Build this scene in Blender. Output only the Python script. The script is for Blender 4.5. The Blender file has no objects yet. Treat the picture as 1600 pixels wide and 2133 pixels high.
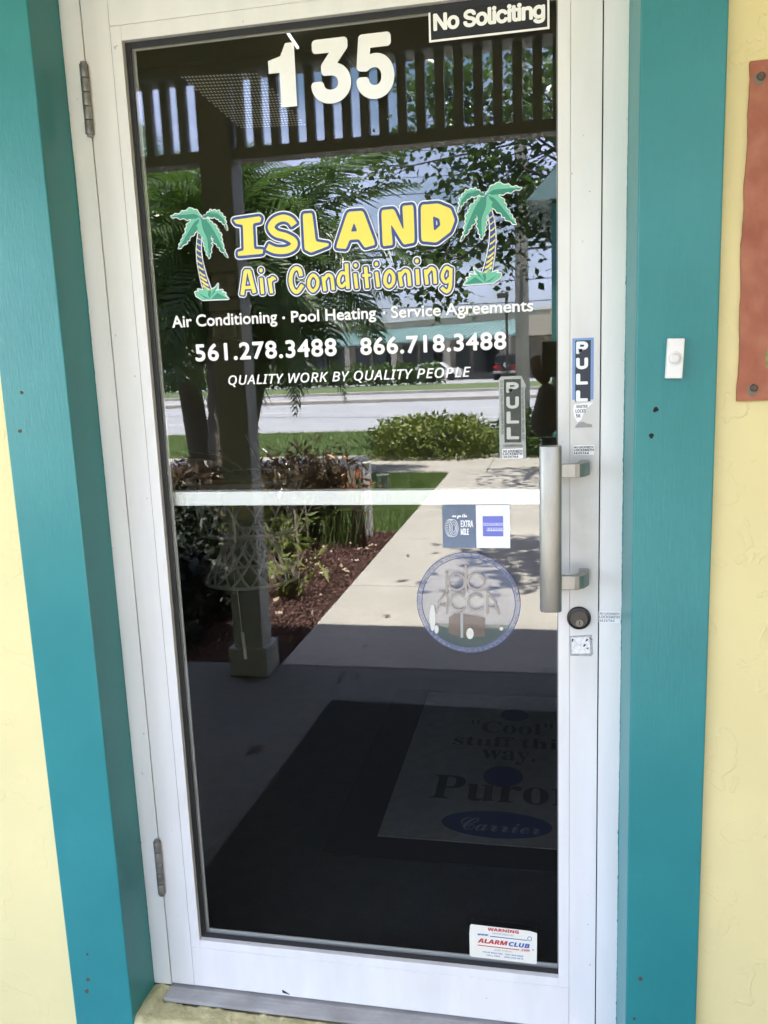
import bpy, bmesh, math, random, os
import numpy as np
from mathutils import Vector, Matrix
R = math.radians
random.seed(7); rng = np.random.default_rng(7)
sc = bpy.context.scene
col = sc.collection

# ------------------------------------------------------------ camera, sky, sun, exposure
CAM = Vector((0.8292, -1.5002, 1.3404))
yaw, pit, rol, FPX = 0.20154, 0.17728, -0.03858, 1725.0
_f = Vector((-math.sin(yaw)*math.cos(pit), math.cos(yaw)*math.cos(pit), -math.sin(pit)))
_r = Vector((math.cos(yaw), math.sin(yaw), 0)); _u = _r.cross(_f)
_R = math.cos(rol)*_r + math.sin(rol)*_u; _U = -math.sin(rol)*_r + math.cos(rol)*_u
cd = bpy.data.cameras.new('camera'); cam = bpy.data.objects.new('camera', cd); col.objects.link(cam)
cd.sensor_fit = 'VERTICAL'; cd.sensor_height = 32.0; cd.lens = FPX/2133*32.0
cd.clip_start = 0.02; cd.clip_end = 2000
cam.matrix_world = Matrix(((_R.x, _U.x, -_f.x, CAM.x), (_R.y, _U.y, -_f.y, CAM.y), (_R.z, _U.z, -_f.z, CAM.z), (0, 0, 0, 1)))
sc.camera = cam
SUN_EL, SUN_AZ = 80.0, 12.0      # the sun stands high behind the building (towards +y), a little to the right
world = bpy.data.worlds.new("World"); sc.world = world; world.use_nodes = True
wn, wl = world.node_tree.nodes, world.node_tree.links
bg = wn['Background']; bg.inputs['Strength'].default_value = 0.078
sky = wn.new('ShaderNodeTexSky'); sky.sky_type = 'NISHITA'; sky.sun_disc = False
sky.sun_elevation = R(SUN_EL); sky.sun_rotation = R(SUN_AZ); sky.air_density = 1.0; sky.dust_density = 1.6
tc = wn.new('ShaderNodeTexCoord'); nz = wn.new('ShaderNodeTexNoise')
mp = wn.new('ShaderNodeMapping'); mp.inputs['Scale'].default_value = (1.6, 1.6, 4.0)
nz.inputs['Scale'].default_value = 1.7; nz.inputs['Detail'].default_value = 7; nz.inputs['Roughness'].default_value = .55
cr = wn.new('ShaderNodeValToRGB'); cr.color_ramp.elements[0].position = .38; cr.color_ramp.elements[1].position = .68
mx = wn.new('ShaderNodeMixRGB'); mx.inputs['Color2'].default_value = (8.2, 8.5, 12.8, 1)
wl.new(tc.outputs['Generated'], mp.inputs['Vector']); wl.new(mp.outputs['Vector'], nz.inputs['Vector'])
wl.new(nz.outputs['Fac'], cr.inputs['Fac']); wl.new(cr.outputs['Color'], mx.inputs['Fac'])
wl.new(sky.outputs['Color'], mx.inputs['Color1']); wl.new(mx.outputs['Color'], bg.inputs['Color'])
sl = bpy.data.lights.new('sun', 'SUN'); sun = bpy.data.objects.new('sun', sl); col.objects.link(sun)
sl.energy = 4.5; sl.angle = R(0.53); sl.color = (1.0, .955, .88)
_az, _el = R(SUN_AZ), R(SUN_EL)
sdir = Vector((math.sin(_az)*math.cos(_el), math.cos(_az)*math.cos(_el), math.sin(_el)))
sun.rotation_euler = sdir.to_track_quat('Z', 'Y').to_euler()
sc.view_settings.view_transform = 'Standard'; sc.view_settings.look = 'None'
sc.view_settings.gamma = 1.0; sc.view_settings.use_curve_mapping = False
sc.view_settings.exposure = 3.92
sc.render.engine = 'CYCLES'
cy = sc.cycles; cy.max_bounces = 10; cy.diffuse_bounces = 5; cy.glossy_bounces = 4; cy.transparent_max_bounces = 24
cy.use_denoising = True; cy.use_adaptive_sampling = False; cy.caustics_reflective = False; cy.caustics_refractive = False
cy.sample_clamp_indirect = 6

YG = 0.0140      # outer face of the door glass: the outside world is seen mirrored in it
GZ = -0.12       # ground outside

def ray(px, py):
    return (px-800)/FPX*_R - (py-1066.5)/FPX*_U + _f
def at(px, py, Y):                       # point of the plane y = Y on the sight line of a photo pixel
    d = ray(px, py); t = (Y-CAM.y)/d.y; return CAM + t*d
def atz(px, py, z):
    d = ray(px, py); t = (z-CAM.z)/d.z; return CAM + t*d
def refl(px, py, Y):                     # a point of the street side, seen in the glass at depth Y
    p = at(px, py, Y); return Vector((p.x, 2*YG-p.y, p.z))
def reflg(px, py, z=GZ):
    p = atz(px, py, z); return Vector((p.x, 2*YG-p.y, p.z))

# ------------------------------------------------------------ materials
def srgb(r, g, b):
    def f(c):
        c /= 255; return c/12.92 if c <= .04045 else ((c+.055)/1.055)**2.4
    return (f(r), f(g), f(b), 1)
MATS = {}
def mat(name, color, rough=.6, metal=0, noise=0, nscale=8, bump=0, bscale=60, color2=None, stretch=(1, 1, 1), detail=4, spec=.5, trans=0, coat=0):
    m = bpy.data.materials.new(name); m.use_nodes = True; MATS[name] = m
    n, l = m.node_tree.nodes, m.node_tree.links; p = n['Principled BSDF']
    c = tuple(color[:3])+(1,)
    p.inputs['Base Color'].default_value = c; p.inputs['Roughness'].default_value = rough
    p.inputs['Metallic'].default_value = metal; p.inputs['Specular IOR Level'].default_value = spec
    if coat: p.inputs['Coat Weight'].default_value = coat; p.inputs['Coat Roughness'].default_value = .15
    if trans: p.inputs['Transmission Weight'].default_value = trans
    if noise or bump or color2:
        t = n.new('ShaderNodeTexCoord'); mpn = n.new('ShaderNodeMapping'); mpn.inputs['Scale'].default_value = stretch
        l.new(t.outputs['Object'], mpn.inputs['Vector'])
    if noise or color2:
        x = n.new('ShaderNodeTexNoise'); x.inputs['Scale'].default_value = nscale; x.inputs['Detail'].default_value = detail
        l.new(mpn.outputs['Vector'], x.inputs['Vector'])
        r_ = n.new('ShaderNodeValToRGB'); r_.color_ramp.elements[0].position = .3; r_.color_ramp.elements[1].position = .7
        c2 = tuple(color2[:3])+(1,) if color2 else tuple(min(1, v*(1+noise)) for v in c[:3])+(1,)
        c1 = c if color2 else tuple(v*(1-noise) for v in c[:3])+(1,)
        r_.color_ramp.elements[0].color = c1; r_.color_ramp.elements[1].color = c2
        l.new(x.outputs['Fac'], r_.inputs['Fac']); l.new(r_.outputs['Color'], p.inputs['Base Color'])
    if bump:
        y = n.new('ShaderNodeTexNoise'); y.inputs['Scale'].default_value = bscale; y.inputs['Detail'].default_value = 5
        l.new(mpn.outputs['Vector'], y.inputs['Vector'])
        b = n.new('ShaderNodeBump'); b.inputs['Distance'].default_value = bump; b.inputs['Strength'].default_value = 1
        l.new(y.outputs['Fac'], b.inputs['Height']); l.new(b.outputs['Normal'], p.inputs['Normal'])
    return m
def glow(name, color, strength):
    m = mat(name, color); p = m.node_tree.nodes['Principled BSDF']
    p.inputs['Emission Color'].default_value = color; p.inputs['Emission Strength'].default_value = strength; return m
def film(name, color, alpha, rough=.5):          # printed clear film
    m = bpy.data.materials.new(name); m.use_nodes = True; n, l = m.node_tree.nodes, m.node_tree.links
    p = n['Principled BSDF']; p.inputs['Base Color'].default_value = color; p.inputs['Roughness'].default_value = rough
    t = n.new('ShaderNodeBsdfTransparent'); x = n.new('ShaderNodeMixShader'); x.inputs[0].default_value = alpha
    l.new(t.outputs[0], x.inputs[1]); l.new(p.outputs[0], x.inputs[2]); l.new(x.outputs[0], n['Material Output'].inputs['Surface']); return m
def leafmat(name, a, b, rough=.45, tr=.25):
    m = mat(name, a, rough, color2=b, nscale=3.0, spec=.45)
    n, l = m.node_tree.nodes, m.node_tree.links; p = n['Principled BSDF']
    t = n.new('ShaderNodeBsdfTranslucent'); t.inputs['Color'].default_value = (a[0]*1.8, a[1]*1.9, a[2]*1.1, 1)
    g = n.new('ShaderNodeMixShader'); g.inputs[0].default_value = tr
    l.new(p.outputs[0], g.inputs[1]); l.new(t.outputs[0], g.inputs[2]); l.new(g.outputs[0], n['Material Output'].inputs['Surface']); return m

def glass_material():
    m = bpy.data.materials.new('window_glass'); m.use_nodes = True; n, l = m.node_tree.nodes, m.node_tree.links
    n.remove(n['Principled BSDF'])
    t = n.new('ShaderNodeBsdfTransparent'); t.inputs[0].default_value = (.975, .985, .975, 1)
    g = n.new('ShaderNodeBsdfGlossy'); g.inputs['Roughness'].default_value = 0; g.inputs['Color'].default_value = (.97, 1, .99, 1)
    lw = n.new('ShaderNodeLayerWeight'); lw.inputs['Blend'].default_value = .5
    pw = n.new('ShaderNodeMath'); pw.operation = 'POWER'; pw.inputs[1].default_value = 5
    ma = n.new('ShaderNodeMath'); ma.operation = 'MULTIPLY_ADD'; ma.inputs[1].default_value = .85; ma.inputs[2].default_value = .044
    x = n.new('ShaderNodeMixShader')
    l.new(lw.outputs['Facing'], pw.inputs[0]); l.new(pw.outputs[0], ma.inputs[0]); l.new(ma.outputs[0], x.inputs[0])
    l.new(t.outputs[0], x.inputs[1]); l.new(g.outputs[0], x.inputs[2]); l.new(x.outputs[0], n['Material Output'].inputs['Surface']); return m

def stucco_material(name, c, strength=1.0):
    m = bpy.data.materials.new(name); m.use_nodes = True; n, l = m.node_tree.nodes, m.node_tree.links
    p = n['Principled BSDF']; p.inputs['Roughness'].default_value = .55; p.inputs['Specular IOR Level'].default_value = .35
    t = n.new('ShaderNodeTexCoord')
    a = n.new('ShaderNodeTexNoise'); a.inputs['Scale'].default_value = 13; a.inputs['Detail'].default_value = 6; a.inputs['Distortion'].default_value = .35
    r_ = n.new('ShaderNodeValToRGB'); e = r_.color_ramp.elements; e[0].position = .565; e[1].position = .585
    e2 = r_.color_ramp.elements.new(.63); e2.color = (.55, .55, .55, 1); e3 = r_.color_ramp.elements.new(.72); e3.color = (.1, .1, .1, 1)
    b = n.new('ShaderNodeTexNoise'); b.inputs['Scale'].default_value = 140; b.inputs['Detail'].default_value = 3
    c0 = n.new('ShaderNodeTexNoise'); c0.inputs['Scale'].default_value = 4; c0.inputs['Detail'].default_value = 3
    s = n.new('ShaderNodeMath'); s.operation = 'MULTIPLY_ADD'; s.inputs[1].default_value = .6
    s2 = n.new('ShaderNodeMath'); s2.operation = 'MULTIPLY_ADD'; s2.inputs[1].default_value = 2.2
    for q in (a, b, c0): l.new(t.outputs['Object'], q.inputs['Vector'])
    l.new(a.outputs['Fac'], r_.inputs['Fac']); l.new(b.outputs['Fac'], s.inputs[0]); l.new(r_.outputs['Color'], s.inputs[2])
    l.new(c0.outputs['Fac'], s2.inputs[0]); l.new(s.outputs[0], s2.inputs[2])
    bu = n.new('ShaderNodeBump'); bu.inputs['Distance'].default_value = .0011*strength; l.new(s2.outputs[0], bu.inputs['Height']); l.new(bu.outputs['Normal'], p.inputs['Normal'])
    k = n.new('ShaderNodeValToRGB'); k.color_ramp.elements[0].position = .3; k.color_ramp.elements[1].position = .75
    k.color_ramp.elements[0].color = tuple(v*.93 for v in c[:3])+(1,); k.color_ramp.elements[1].color = tuple(c[:3])+(1,)
    l.new(c0.outputs['Fac'], k.inputs['Fac']); l.new(k.outputs['Color'], p.inputs['Base Color']); return m

def frame_material():
    m = mat('white_frame', (.79, .785, .74), .38, spec=.5)
    n, l = m.node_tree.nodes, m.node_tree.links; p = n['Principled BSDF']
    t = n.new('ShaderNodeTexCoord'); mp_ = n.new('ShaderNodeMapping'); mp_.inputs['Scale'].default_value = (6, 6, 1.2)
    a = n.new('ShaderNodeTexNoise'); a.inputs['Scale'].default_value = 3; a.inputs['Detail'].default_value = 6
    b = n.new('ShaderNodeTexNoise'); b.inputs['Scale'].default_value = 55; b.inputs['Detail'].default_value = 2
    l.new(t.outputs['Object'], mp_.inputs['Vector']); l.new(mp_.outputs[0], a.inputs['Vector']); l.new(t.outputs['Object'], b.inputs['Vector'])
    k = n.new('ShaderNodeValToRGB'); k.color_ramp.elements[0].position = .3; k.color_ramp.elements[1].position = .62
    k.color_ramp.elements[0].color = (.73, .73, .69, 1); k.color_ramp.elements[1].color = (.80, .795, .75, 1)
    s = n.new('ShaderNodeValToRGB'); s.color_ramp.elements[0].position = .24; s.color_ramp.elements[1].position = .27
    s.color_ramp.elements[0].color = (.3, .29, .26, 1); s.color_ramp.elements[1].color = (1, 1, 1, 1)
    x = n.new('ShaderNodeMixRGB'); x.blend_type = 'MULTIPLY'; x.inputs[0].default_value = .6
    l.new(a.outputs['Fac'], k.inputs[0]); l.new(b.outputs['Fac'], s.inputs[0]); l.new(k.outputs[0], x.inputs[1]); l.new(s.outputs[0], x.inputs[2])
    l.new(x.outputs[0], p.inputs['Base Color'])
    bu = n.new('ShaderNodeBump'); bu.inputs['Distance'].default_value = .00025; bu.inputs['Strength'].default_value = .6
    l.new(a.outputs['Fac'], bu.inputs['Height']); l.new(bu.outputs[0], p.inputs['Normal']); return m

def grimy(base, name, cx, cz, rx, rz, dark=.72):
    m = base.copy(); m.name = name; n, l = m.node_tree.nodes, m.node_tree.links; p = n['Principled BSDF']
    src = p.inputs['Base Color'].links[0].from_socket
    t = n.new('ShaderNodeTexCoord'); mp_ = n.new('ShaderNodeMapping'); mp_.inputs['Location'].default_value = (-cx/rx, 0, -cz/rz); mp_.inputs['Scale'].default_value = (1/rx, .01, 1/rz)
    g = n.new('ShaderNodeTexGradient'); g.gradient_type = 'SPHERICAL'; a = n.new('ShaderNodeTexNoise'); a.inputs['Scale'].default_value = 14; a.inputs['Detail'].default_value = 6
    mu = n.new('ShaderNodeMath'); mu.operation = 'MULTIPLY'; mu2 = n.new('ShaderNodeMath'); mu2.operation = 'MULTIPLY'; mu2.inputs[1].default_value = 2.2; mu2.use_clamp = True
    x = n.new('ShaderNodeMixRGB'); x.blend_type = 'MULTIPLY'; x.inputs['Color2'].default_value = (dark, dark*.985, dark*.94, 1)
    l.new(t.outputs['Object'], mp_.inputs[0]); l.new(mp_.outputs[0], g.inputs[0]); l.new(t.outputs['Object'], a.inputs['Vector'])
    l.new(g.outputs['Fac'], mu.inputs[0]); l.new(a.outputs['Fac'], mu.inputs[1]); l.new(mu.outputs[0], mu2.inputs[0]); l.new(mu2.outputs[0], x.inputs[0]); l.new(src, x.inputs['Color1']); l.new(x.outputs[0], p.inputs['Base Color']); return m
def teal_material():
    m = mat('teal_paint', (.02, .235, .235), .34, spec=.5)
    n, l = m.node_tree.nodes, m.node_tree.links; p = n['Principled BSDF']
    t = n.new('ShaderNodeTexCoord')
    mp_ = n.new('ShaderNodeMapping'); mp_.inputs['Scale'].default_value = (1, 1, .10); l.new(t.outputs['Object'], mp_.inputs['Vector'])
    a = n.new('ShaderNodeTexNoise'); a.inputs['Scale'].default_value = 260; a.inputs['Detail'].default_value = 3; l.new(mp_.outputs[0], a.inputs['Vector'])
    b = n.new('ShaderNodeTexNoise'); b.inputs['Scale'].default_value = 5; b.inputs['Detail'].default_value = 5; l.new(t.outputs['Object'], b.inputs['Vector'])
    c_ = n.new('ShaderNodeTexNoise'); c_.inputs['Scale'].default_value = 45; c_.inputs['Detail'].default_value = 4; l.new(t.outputs['Object'], c_.inputs['Vector'])
    k = n.new('ShaderNodeValToRGB'); k.color_ramp.elements[0].position = .3; k.color_ramp.elements[1].position = .7
    k.color_ramp.elements[0].color = (.026, .215, .218, 1); k.color_ramp.elements[1].color = (.034, .25, .248, 1)
    l.new(b.outputs['Fac'], k.inputs[0]); l.new(k.outputs[0], p.inputs['Base Color'])
    s = n.new('ShaderNodeMath'); s.operation = 'MULTIPLY_ADD'; s.inputs[1].default_value = 1.2; l.new(c_.outputs['Fac'], s.inputs[0]); l.new(a.outputs['Fac'], s.inputs[2])
    bu = n.new('ShaderNodeBump'); bu.inputs['Distance'].default_value = .0006; bu.inputs['Strength'].default_value = .65
    l.new(s.outputs[0], bu.inputs['Height']); l.new(bu.outputs[0], p.inputs['Normal']); return m

YELLOW = stucco_material('yellow_stucco', (.80, .71, .35), .6)
FRAME = frame_material(); TEAL = teal_material(); GLASS = glass_material()
BLACK = mat('black_rubber', (.012, .012, .012), .5); DARKGAP = mat('dark_gap', (.01, .01, .01), .9)
NICKEL = mat('brushed_nickel', (.40, .395, .35), .50, .92, bump=.00012, bscale=700, noise=.10, nscale=60, stretch=(1, 1, .25))
BRONZE = mat('dark_bronze', (.05, .047, .043), .38, .8, noise=.3, nscale=60)
HINGE = mat('hinge_steel', (.25, .245, .225), .5, .6, noise=.35, nscale=50)
ALU = mat('mill_aluminium', (.36, .355, .34), .6, .15, noise=.2, nscale=12, bump=.0002, bscale=120)
VINYL = mat('white_vinyl', (.90, .90, .85), .6)
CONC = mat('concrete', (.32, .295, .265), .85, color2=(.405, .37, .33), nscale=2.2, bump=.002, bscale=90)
CONCP = mat('porch_concrete', (.095, .094, .09), .75, color2=(.14, .138, .13), nscale=2.6, bump=.0015, bscale=80)  # darker than the walkway concrete: some porch shade is put into the colour
ASPH = mat('weathered_asphalt', (.30, .30, .315), .85, noise=.12, nscale=1.3, bump=.004, bscale=50)
GRASSG = mat('lawn_soil', (.075, .11, .038), .9, color2=(.11, .145, .05), nscale=3, bump=.01, bscale=60)
MULCHG = mat('mulch_soil', (.06, .03, .022), .9, color2=(.13, .06, .045), nscale=20, bump=.02, bscale=60)
PCREAM = mat('porch_paint', (.44, .46, .455), .55, noise=.05, nscale=5)
PCEIL = mat('porch_ceiling_paint', (.80, .70, .48), .6, noise=.04, nscale=5)
TEALROOF = mat('teal_metal_roof', (.24, .36, .35), .35, .2, noise=.08, nscale=.5)
BWALL = mat('far_building_render', (.46, .40, .31), .8, noise=.1, nscale=.4)
BDARK = mat('far_glazing', (.03, .035, .04), .15)
TRUNK = mat('palm_bark', (.14, .115, .085), .85, color2=(.26, .22, .17), nscale=14, bump=.02, bscale=30, stretch=(1, 1, 5))
BARK = mat('tree_bark', (.16, .13, .10), .9, noise=.3, nscale=12, bump=.02, bscale=25)
FROND = leafmat('palm_leaf', (.055, .095, .03), (.12, .165, .065), .38, .3)
LEAF = leafmat('tree_leaf', (.05, .085, .026), (.11, .155, .05), .3, .3)
HEDGE = leafmat('hedge_leaf', (.045, .09, .02), (.095, .15, .035), .5)
BUSHL = leafmat('variegated_leaf', (.08, .12, .025), (.26, .27, .07), .5)
CROTON = leafmat('croton_leaf', (.05, .03, .02), (.10, .07, .035), .3, .15)
CROTONR = leafmat('croton_red_leaf', (.30, .05, .02), (.32, .14, .03), .35)

# ------------------------------------------------------------ helpers
def tag(o, label=None, cat=None, group=None, kind=None):
    if label: o['label'] = label
    if cat: o['category'] = cat
    if group: o['group'] = group
    if kind: o['kind'] = kind
    return o
ORD = ['first', 'second', 'third', 'fourth', 'fifth', 'sixth', 'seventh', 'eighth', 'ninth', 'tenth', 'eleventh', 'twelfth', 'thirteenth', 'fourteenth', 'fifteenth', 'sixteenth', 'seventeenth', 'eighteenth', 'nineteenth', 'twentieth']
def empty(name, loc=(0, 0, 0)):
    o = bpy.data.objects.new(name, None); o.location = loc; o.empty_display_size = .05; col.objects.link(o); return o
class MB:
    def __init__(s): s.v = []; s.f = []
    def add(s, vs, fs):
        n = len(s.v); s.v += [tuple(v) for v in vs]; s.f += [tuple(i+n for i in f) for f in fs]; return s
    def box(s, x0, x1, y0, y1, z0, z1):
        v = [(x, y, z) for x in (x0, x1) for y in (y0, y1) for z in (z0, z1)]
        return s.add(v, [(0, 1, 3, 2), (4, 6, 7, 5), (0, 4, 5, 1), (2, 3, 7, 6), (0, 2, 6, 4), (1, 5, 7, 3)])
    def quad(s, a, b, c, d): return s.add([a, b, c, d], [(0, 1, 2, 3)])
    def tube(s, pts, rad, n=10, cap=True):
        pts = [Vector(p) for p in pts]; rad = rad if hasattr(rad, '__len__') else [rad]*len(pts)
        base = len(s.v); up = None
        for i, p in enumerate(pts):
            d = (pts[min(i+1, len(pts)-1)]-pts[max(i-1, 0)]).normalized()
            if up is None: up = d.orthogonal().normalized()
            a = (up - d*up.dot(d)).normalized(); up = a; b = d.cross(a)
            for k in range(n):
                t = 2*math.pi*k/n; s.v.append(tuple(p + (a*math.cos(t)+b*math.sin(t))*rad[i]))
        for i in range(len(pts)-1):
            for k in range(n):
                k2 = (k+1) % n; s.f.append((base+i*n+k, base+i*n+k2, base+(i+1)*n+k2, base+(i+1)*n+k))
        if cap:
            s.f.append(tuple(base+k for k in range(n))[::-1]); s.f.append(tuple(base+(len(pts)-1)*n+k for k in range(n)))
        return s
    def prism(s, poly, y0, y1):            # xz outline pushed from y0 to y1
        n = len(poly); s.add([(x, y0, z) for x, z in poly]+[(x, y1, z) for x, z in poly],
            [tuple(range(n)), tuple(range(n, 2*n))[::-1]]+[(i, i+n, (i+1) % n+n, (i+1) % n) for i in range(n)]); return s
    def build(s, name, m, parent=None, bevel=0, smooth=False):
        me = bpy.data.meshes.new(name); me.from_pydata(s.v, [], s.f); me.update()
        if bevel == 0 and not smooth: pass
        bm = bmesh.new(); bm.from_mesh(me); bmesh.ops.recalc_face_normals(bm, faces=bm.faces); bm.to_mesh(me); bm.free()
        me.materials.append(m); o = bpy.data.objects.new(name, me); col.objects.link(o)
        if parent: o.parent = parent; o.location = -parent.location if parent.parent is None else (0, 0, 0)
        if smooth:
            for p in me.polygons: p.use_smooth = True
        if bevel:
            b = o.modifiers.new('bevel', 'BEVEL'); b.width = bevel; b.segments = 2; b.limit_method = 'ANGLE'; b.angle_limit = R(40)
        return o
def fast_mesh(name, verts, faces_flat, nper, m, parent=None):
    nf = len(faces_flat)//nper; me = bpy.data.meshes.new(name)
    me.vertices.add(len(verts)); me.vertices.foreach_set('co', np.asarray(verts, dtype=np.float32).ravel())
    me.loops.add(len(faces_flat)); me.loops.foreach_set('vertex_index', np.asarray(faces_flat, dtype=np.int32))
    me.polygons.add(nf); me.polygons.foreach_set('loop_start', np.arange(nf, dtype=np.int32)*nper)
    me.update(calc_edges=True); me.validate(); me.materials.append(m)
    o = bpy.data.objects.new(name, me); col.objects.link(o)
    if parent: o.parent = parent; o.location = -parent.location
    return o
def leaf_cloud(name, P, size, m, parent=None, aspect=.55, up=.3):
    """one kite-shaped, slightly folded leaf at each point"""
    n = len(P); P = np.asarray(P, float)
    d = rng.normal(size=(n, 3)); d[:, 2] -= .2; d /= np.linalg.norm(d, axis=1)[:, None]
    q = rng.normal(size=(n, 3)); q[:, 2] += up*4; w = np.cross(d, q); w /= np.linalg.norm(w, axis=1)[:, None]
    nn = np.cross(w, d); s = size*(.6+.8*rng.random(n))[:, None]
    a = P; b = P+d*s*.45+w*s*aspect*.5+nn*s*.07; c = P+d*s; e = P+d*s*.45-w*s*aspect*.5+nn*s*.07
    V = np.stack([a, b, c, e], 1).reshape(-1, 3)
    i = np.arange(n)*4; F = np.stack([i, i+1, i+2, i, i+2, i+3], 1).ravel()
    return fast_mesh(name, V, F, 3, m, parent)

# ---- flat lettering
FD = os.path.join(bpy.utils.resource_path('LOCAL'), 'datafiles', 'fonts')
def lf(n):
    try: return bpy.data.fonts.load(os.path.join(FD, n))
    except Exception: return None
F_INTER = lf('Inter.woff2'); F_MATH = lf('NotoSansMath-Regular.woff2')
def mb(s, U, L, D=0):
    if not F_MATH: return s
    o = ''
    for c in s:
        if 'A' <= c <= 'Z': o += chr(U+ord(c)-65)
        elif 'a' <= c <= 'z': o += chr(L+ord(c)-97)
        elif c.isdigit() and D: o += chr(D+ord(c)-48)
        else: o += c
    return o
def BS(s): return mb(s, 0x1D5D4, 0x1D5EE, 0x1D7EC)      # bold sans
def IS(s): return mb(s, 0x1D608, 0x1D622)               # italic sans
def BI(s): return mb(s, 0x1D63C, 0x1D656)               # bold italic sans
def SB(s): return mb(s, 0x1D400, 0x1D41A, 0x1D7CE)      # bold serif
def SCR(s): return mb(s, 0x1D4D0, 0x1D4EA)              # script
def curve_mesh(cu):
    o = bpy.data.objects.new('tmp', cu); col.objects.link(o)
    dg = bpy.context.evaluated_depsgraph_get(); me = o.evaluated_get(dg).to_mesh()
    v = [tuple(x.co) for x in me.vertices]; f = [tuple(p.vertices) for p in me.polygons]
    o.evaluated_get(dg).to_mesh_clear(); bpy.data.objects.remove(o); bpy.data.curves.remove(cu); return v, f
def text2d(s, font=None, spacing=1.0, res=5):
    cu = bpy.data.curves.new('tmp', 'FONT'); cu.body = s; cu.resolution_u = res; cu.space_character = spacing
    if font: cu.font = font
    return curve_mesh(cu)
def poly2d(loops):
    cu = bpy.data.curves.new('tmp', 'CURVE'); cu.dimensions = '2D'; cu.fill_mode = 'FRONT' if False else 'BOTH'
    for lp in loops:
        sp = cu.splines.new('POLY'); sp.points.add(len(lp)-1)
        for i, (x, y) in enumerate(lp): sp.points[i].co = (x, y, 0, 1)
        sp.use_cyclic_u = True
    return curve_mesh(cu)
def round_poly(lp, k=.25, n=3):
    o = []
    for i, p in enumerate(lp):
        a, b = lp[i-1], lp[(i+1) % len(lp)]
        p0 = (p[0]+(a[0]-p[0])*k, p[1]+(a[1]-p[1])*k); p1 = (p[0]+(b[0]-p[0])*k, p[1]+(b[1]-p[1])*k)
        for j in range(n+1):
            t = j/n; o.append(((1-t)**2*p0[0]+2*t*(1-t)*p[0]+t*t*p1[0], (1-t)**2*p0[1]+2*t*(1-t)*p[1]+t*t*p1[1]))
    return o
class Flat:
    """flat print in an xz plane; y grows away from the viewer"""
    def __init__(s): s.v = []; s.f = []
    def add(s, vf, fn, y, dil=0, n=12):
        v, f = vf; offs = [(0, 0)] + [(dil*math.cos(2*math.pi*k/n), dil*math.sin(2*math.pi*k/n)) for k in range(n)] if dil else [(0, 0)]
        for j, (dx, dz) in enumerate(offs):
            b = len(s.v)
            for p in v:
                x, z = fn(p[0], p[1]); s.v.append((x+dx, y+j*.000012, z+dz))
            s.f += [tuple(i+b for i in q) for q in f]
        return s
    def build(s, name, m, parent=None):
        me = bpy.data.meshes.new(name); me.from_pydata(s.v, [], s.f); me.materials.append(m)
        o = bpy.data.objects.new(name, me); col.objects.link(o)
        if parent: o.parent = parent; o.location = -parent.location if parent.parent is None else (0, 0, 0)
        return o
def fit(vf, x0, x1, zb, cap, capref=None, shear=0, slope=0):
    """maps text so that it spans x0..x1 with the baseline at zb and capitals cap high"""
    xs = [p[0] for p in vf[0]]; a, b = min(xs), max(xs); ch = capref or max(p[1] for p in vf[0])
    return lambda x, y: (x0+(x-a)/(b-a)*(x1-x0)+shear*y/ch*cap, zb+y/ch*cap+slope*((x-a)/(b-a))*(x1-x0))
def print_line(name, s, font, m, parent, pl, pr, ptop, y, dil=0, spacing=1.0, slope=0):
    """pl, pr: photo pixels of the two ends of the baseline; ptop: pixel of the top of the first capital"""
    a, b, t = at(*pl, y), at(*pr, y), at(*ptop, y); vf = text2d(s, font, spacing)
    zb = a.z if slope else (a.z+b.z)/2
    return Flat().add(vf, fit(vf, a.x+dil, b.x-dil, zb+dil, t.z-a.z-2*dil, slope=slope), y, dil).build(name, m, parent)
def sheet(name, pts, y, m, parent=None, th=.0003):
    """thin flat sticker: outline given by photo pixels on the plane y"""
    q = [at(px, py, y) for px, py in pts]; return MB().prism([(p.x, p.z) for p in q], y, y+th).build(name, m, parent)
def rect(name, x0, x1, z0, z1, y, m, parent=None, th=.0003, cut=.0):
    c = cut; poly = [(x0+c, z0), (x1-c, z0), (x1, z0+c), (x1, z1-c), (x1-c, z1), (x0+c, z1), (x0, z1-c), (x0, z0+c)] if c else [(x0, z0), (x1, z0), (x1, z1), (x0, z1)]
    return MB().prism(poly, y, y+th).build(name, m, parent)

# ============================================================ STOREFRONT
WY = -.085
w = empty('stucco_wall', (-.6, WY, GZ)); tag(w, 'pale yellow stucco storefront wall around the teal door surround', 'wall')
MB().box(-6, -.06, WY, .12, GZ, 3.0).build('wall_panel', YELLOW, w)
MB().box(.98, 6, WY, .12, GZ, 3.0).build('wall_panel', YELLOW, w)
MB().box(-.06, .98, WY, .12, 2.12, 3.0).build('lintel_panel', YELLOW, w)
from mathutils import noise as mn
def sill_z(x, y):
    n1 = mn.noise(Vector((x*28, y*28, 3))); n2 = mn.noise(Vector((x*90, y*90, 7))); n3 = mn.noise(Vector((x*7, y*5, 1)))
    z = -.012+.0022*n1+.0014*n2+.0025*n3
    if x < .0: z += .009*(1-abs(x+.022)/.03)*(1 if y > -.05 else max(0, 1+(y+.05)/.03))
    f = (-.083+.003*n3+.0015*n1-y)/.014
    if f > 0: z -= .010*min(f, 1.4)**2
    edge = -.0415+.0014*n1+.0008*n2
    if x > -.0035+.001*n2 and y > edge: z = -.030
    return z
nx, ny = 380, 34; gx_ = [-.0462+i*(1.006/nx) for i in range(nx+1)]; gy_ = [-.001-j*(.0975/ny) for j in range(ny+1)]
vs = [(x, y, sill_z(x, y)) for x in gx_ for y in gy_]+[(x, -.0985+.0012*mn.noise(Vector((x*40, 0, 0))), GZ-.01) for x in gx_]
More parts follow.
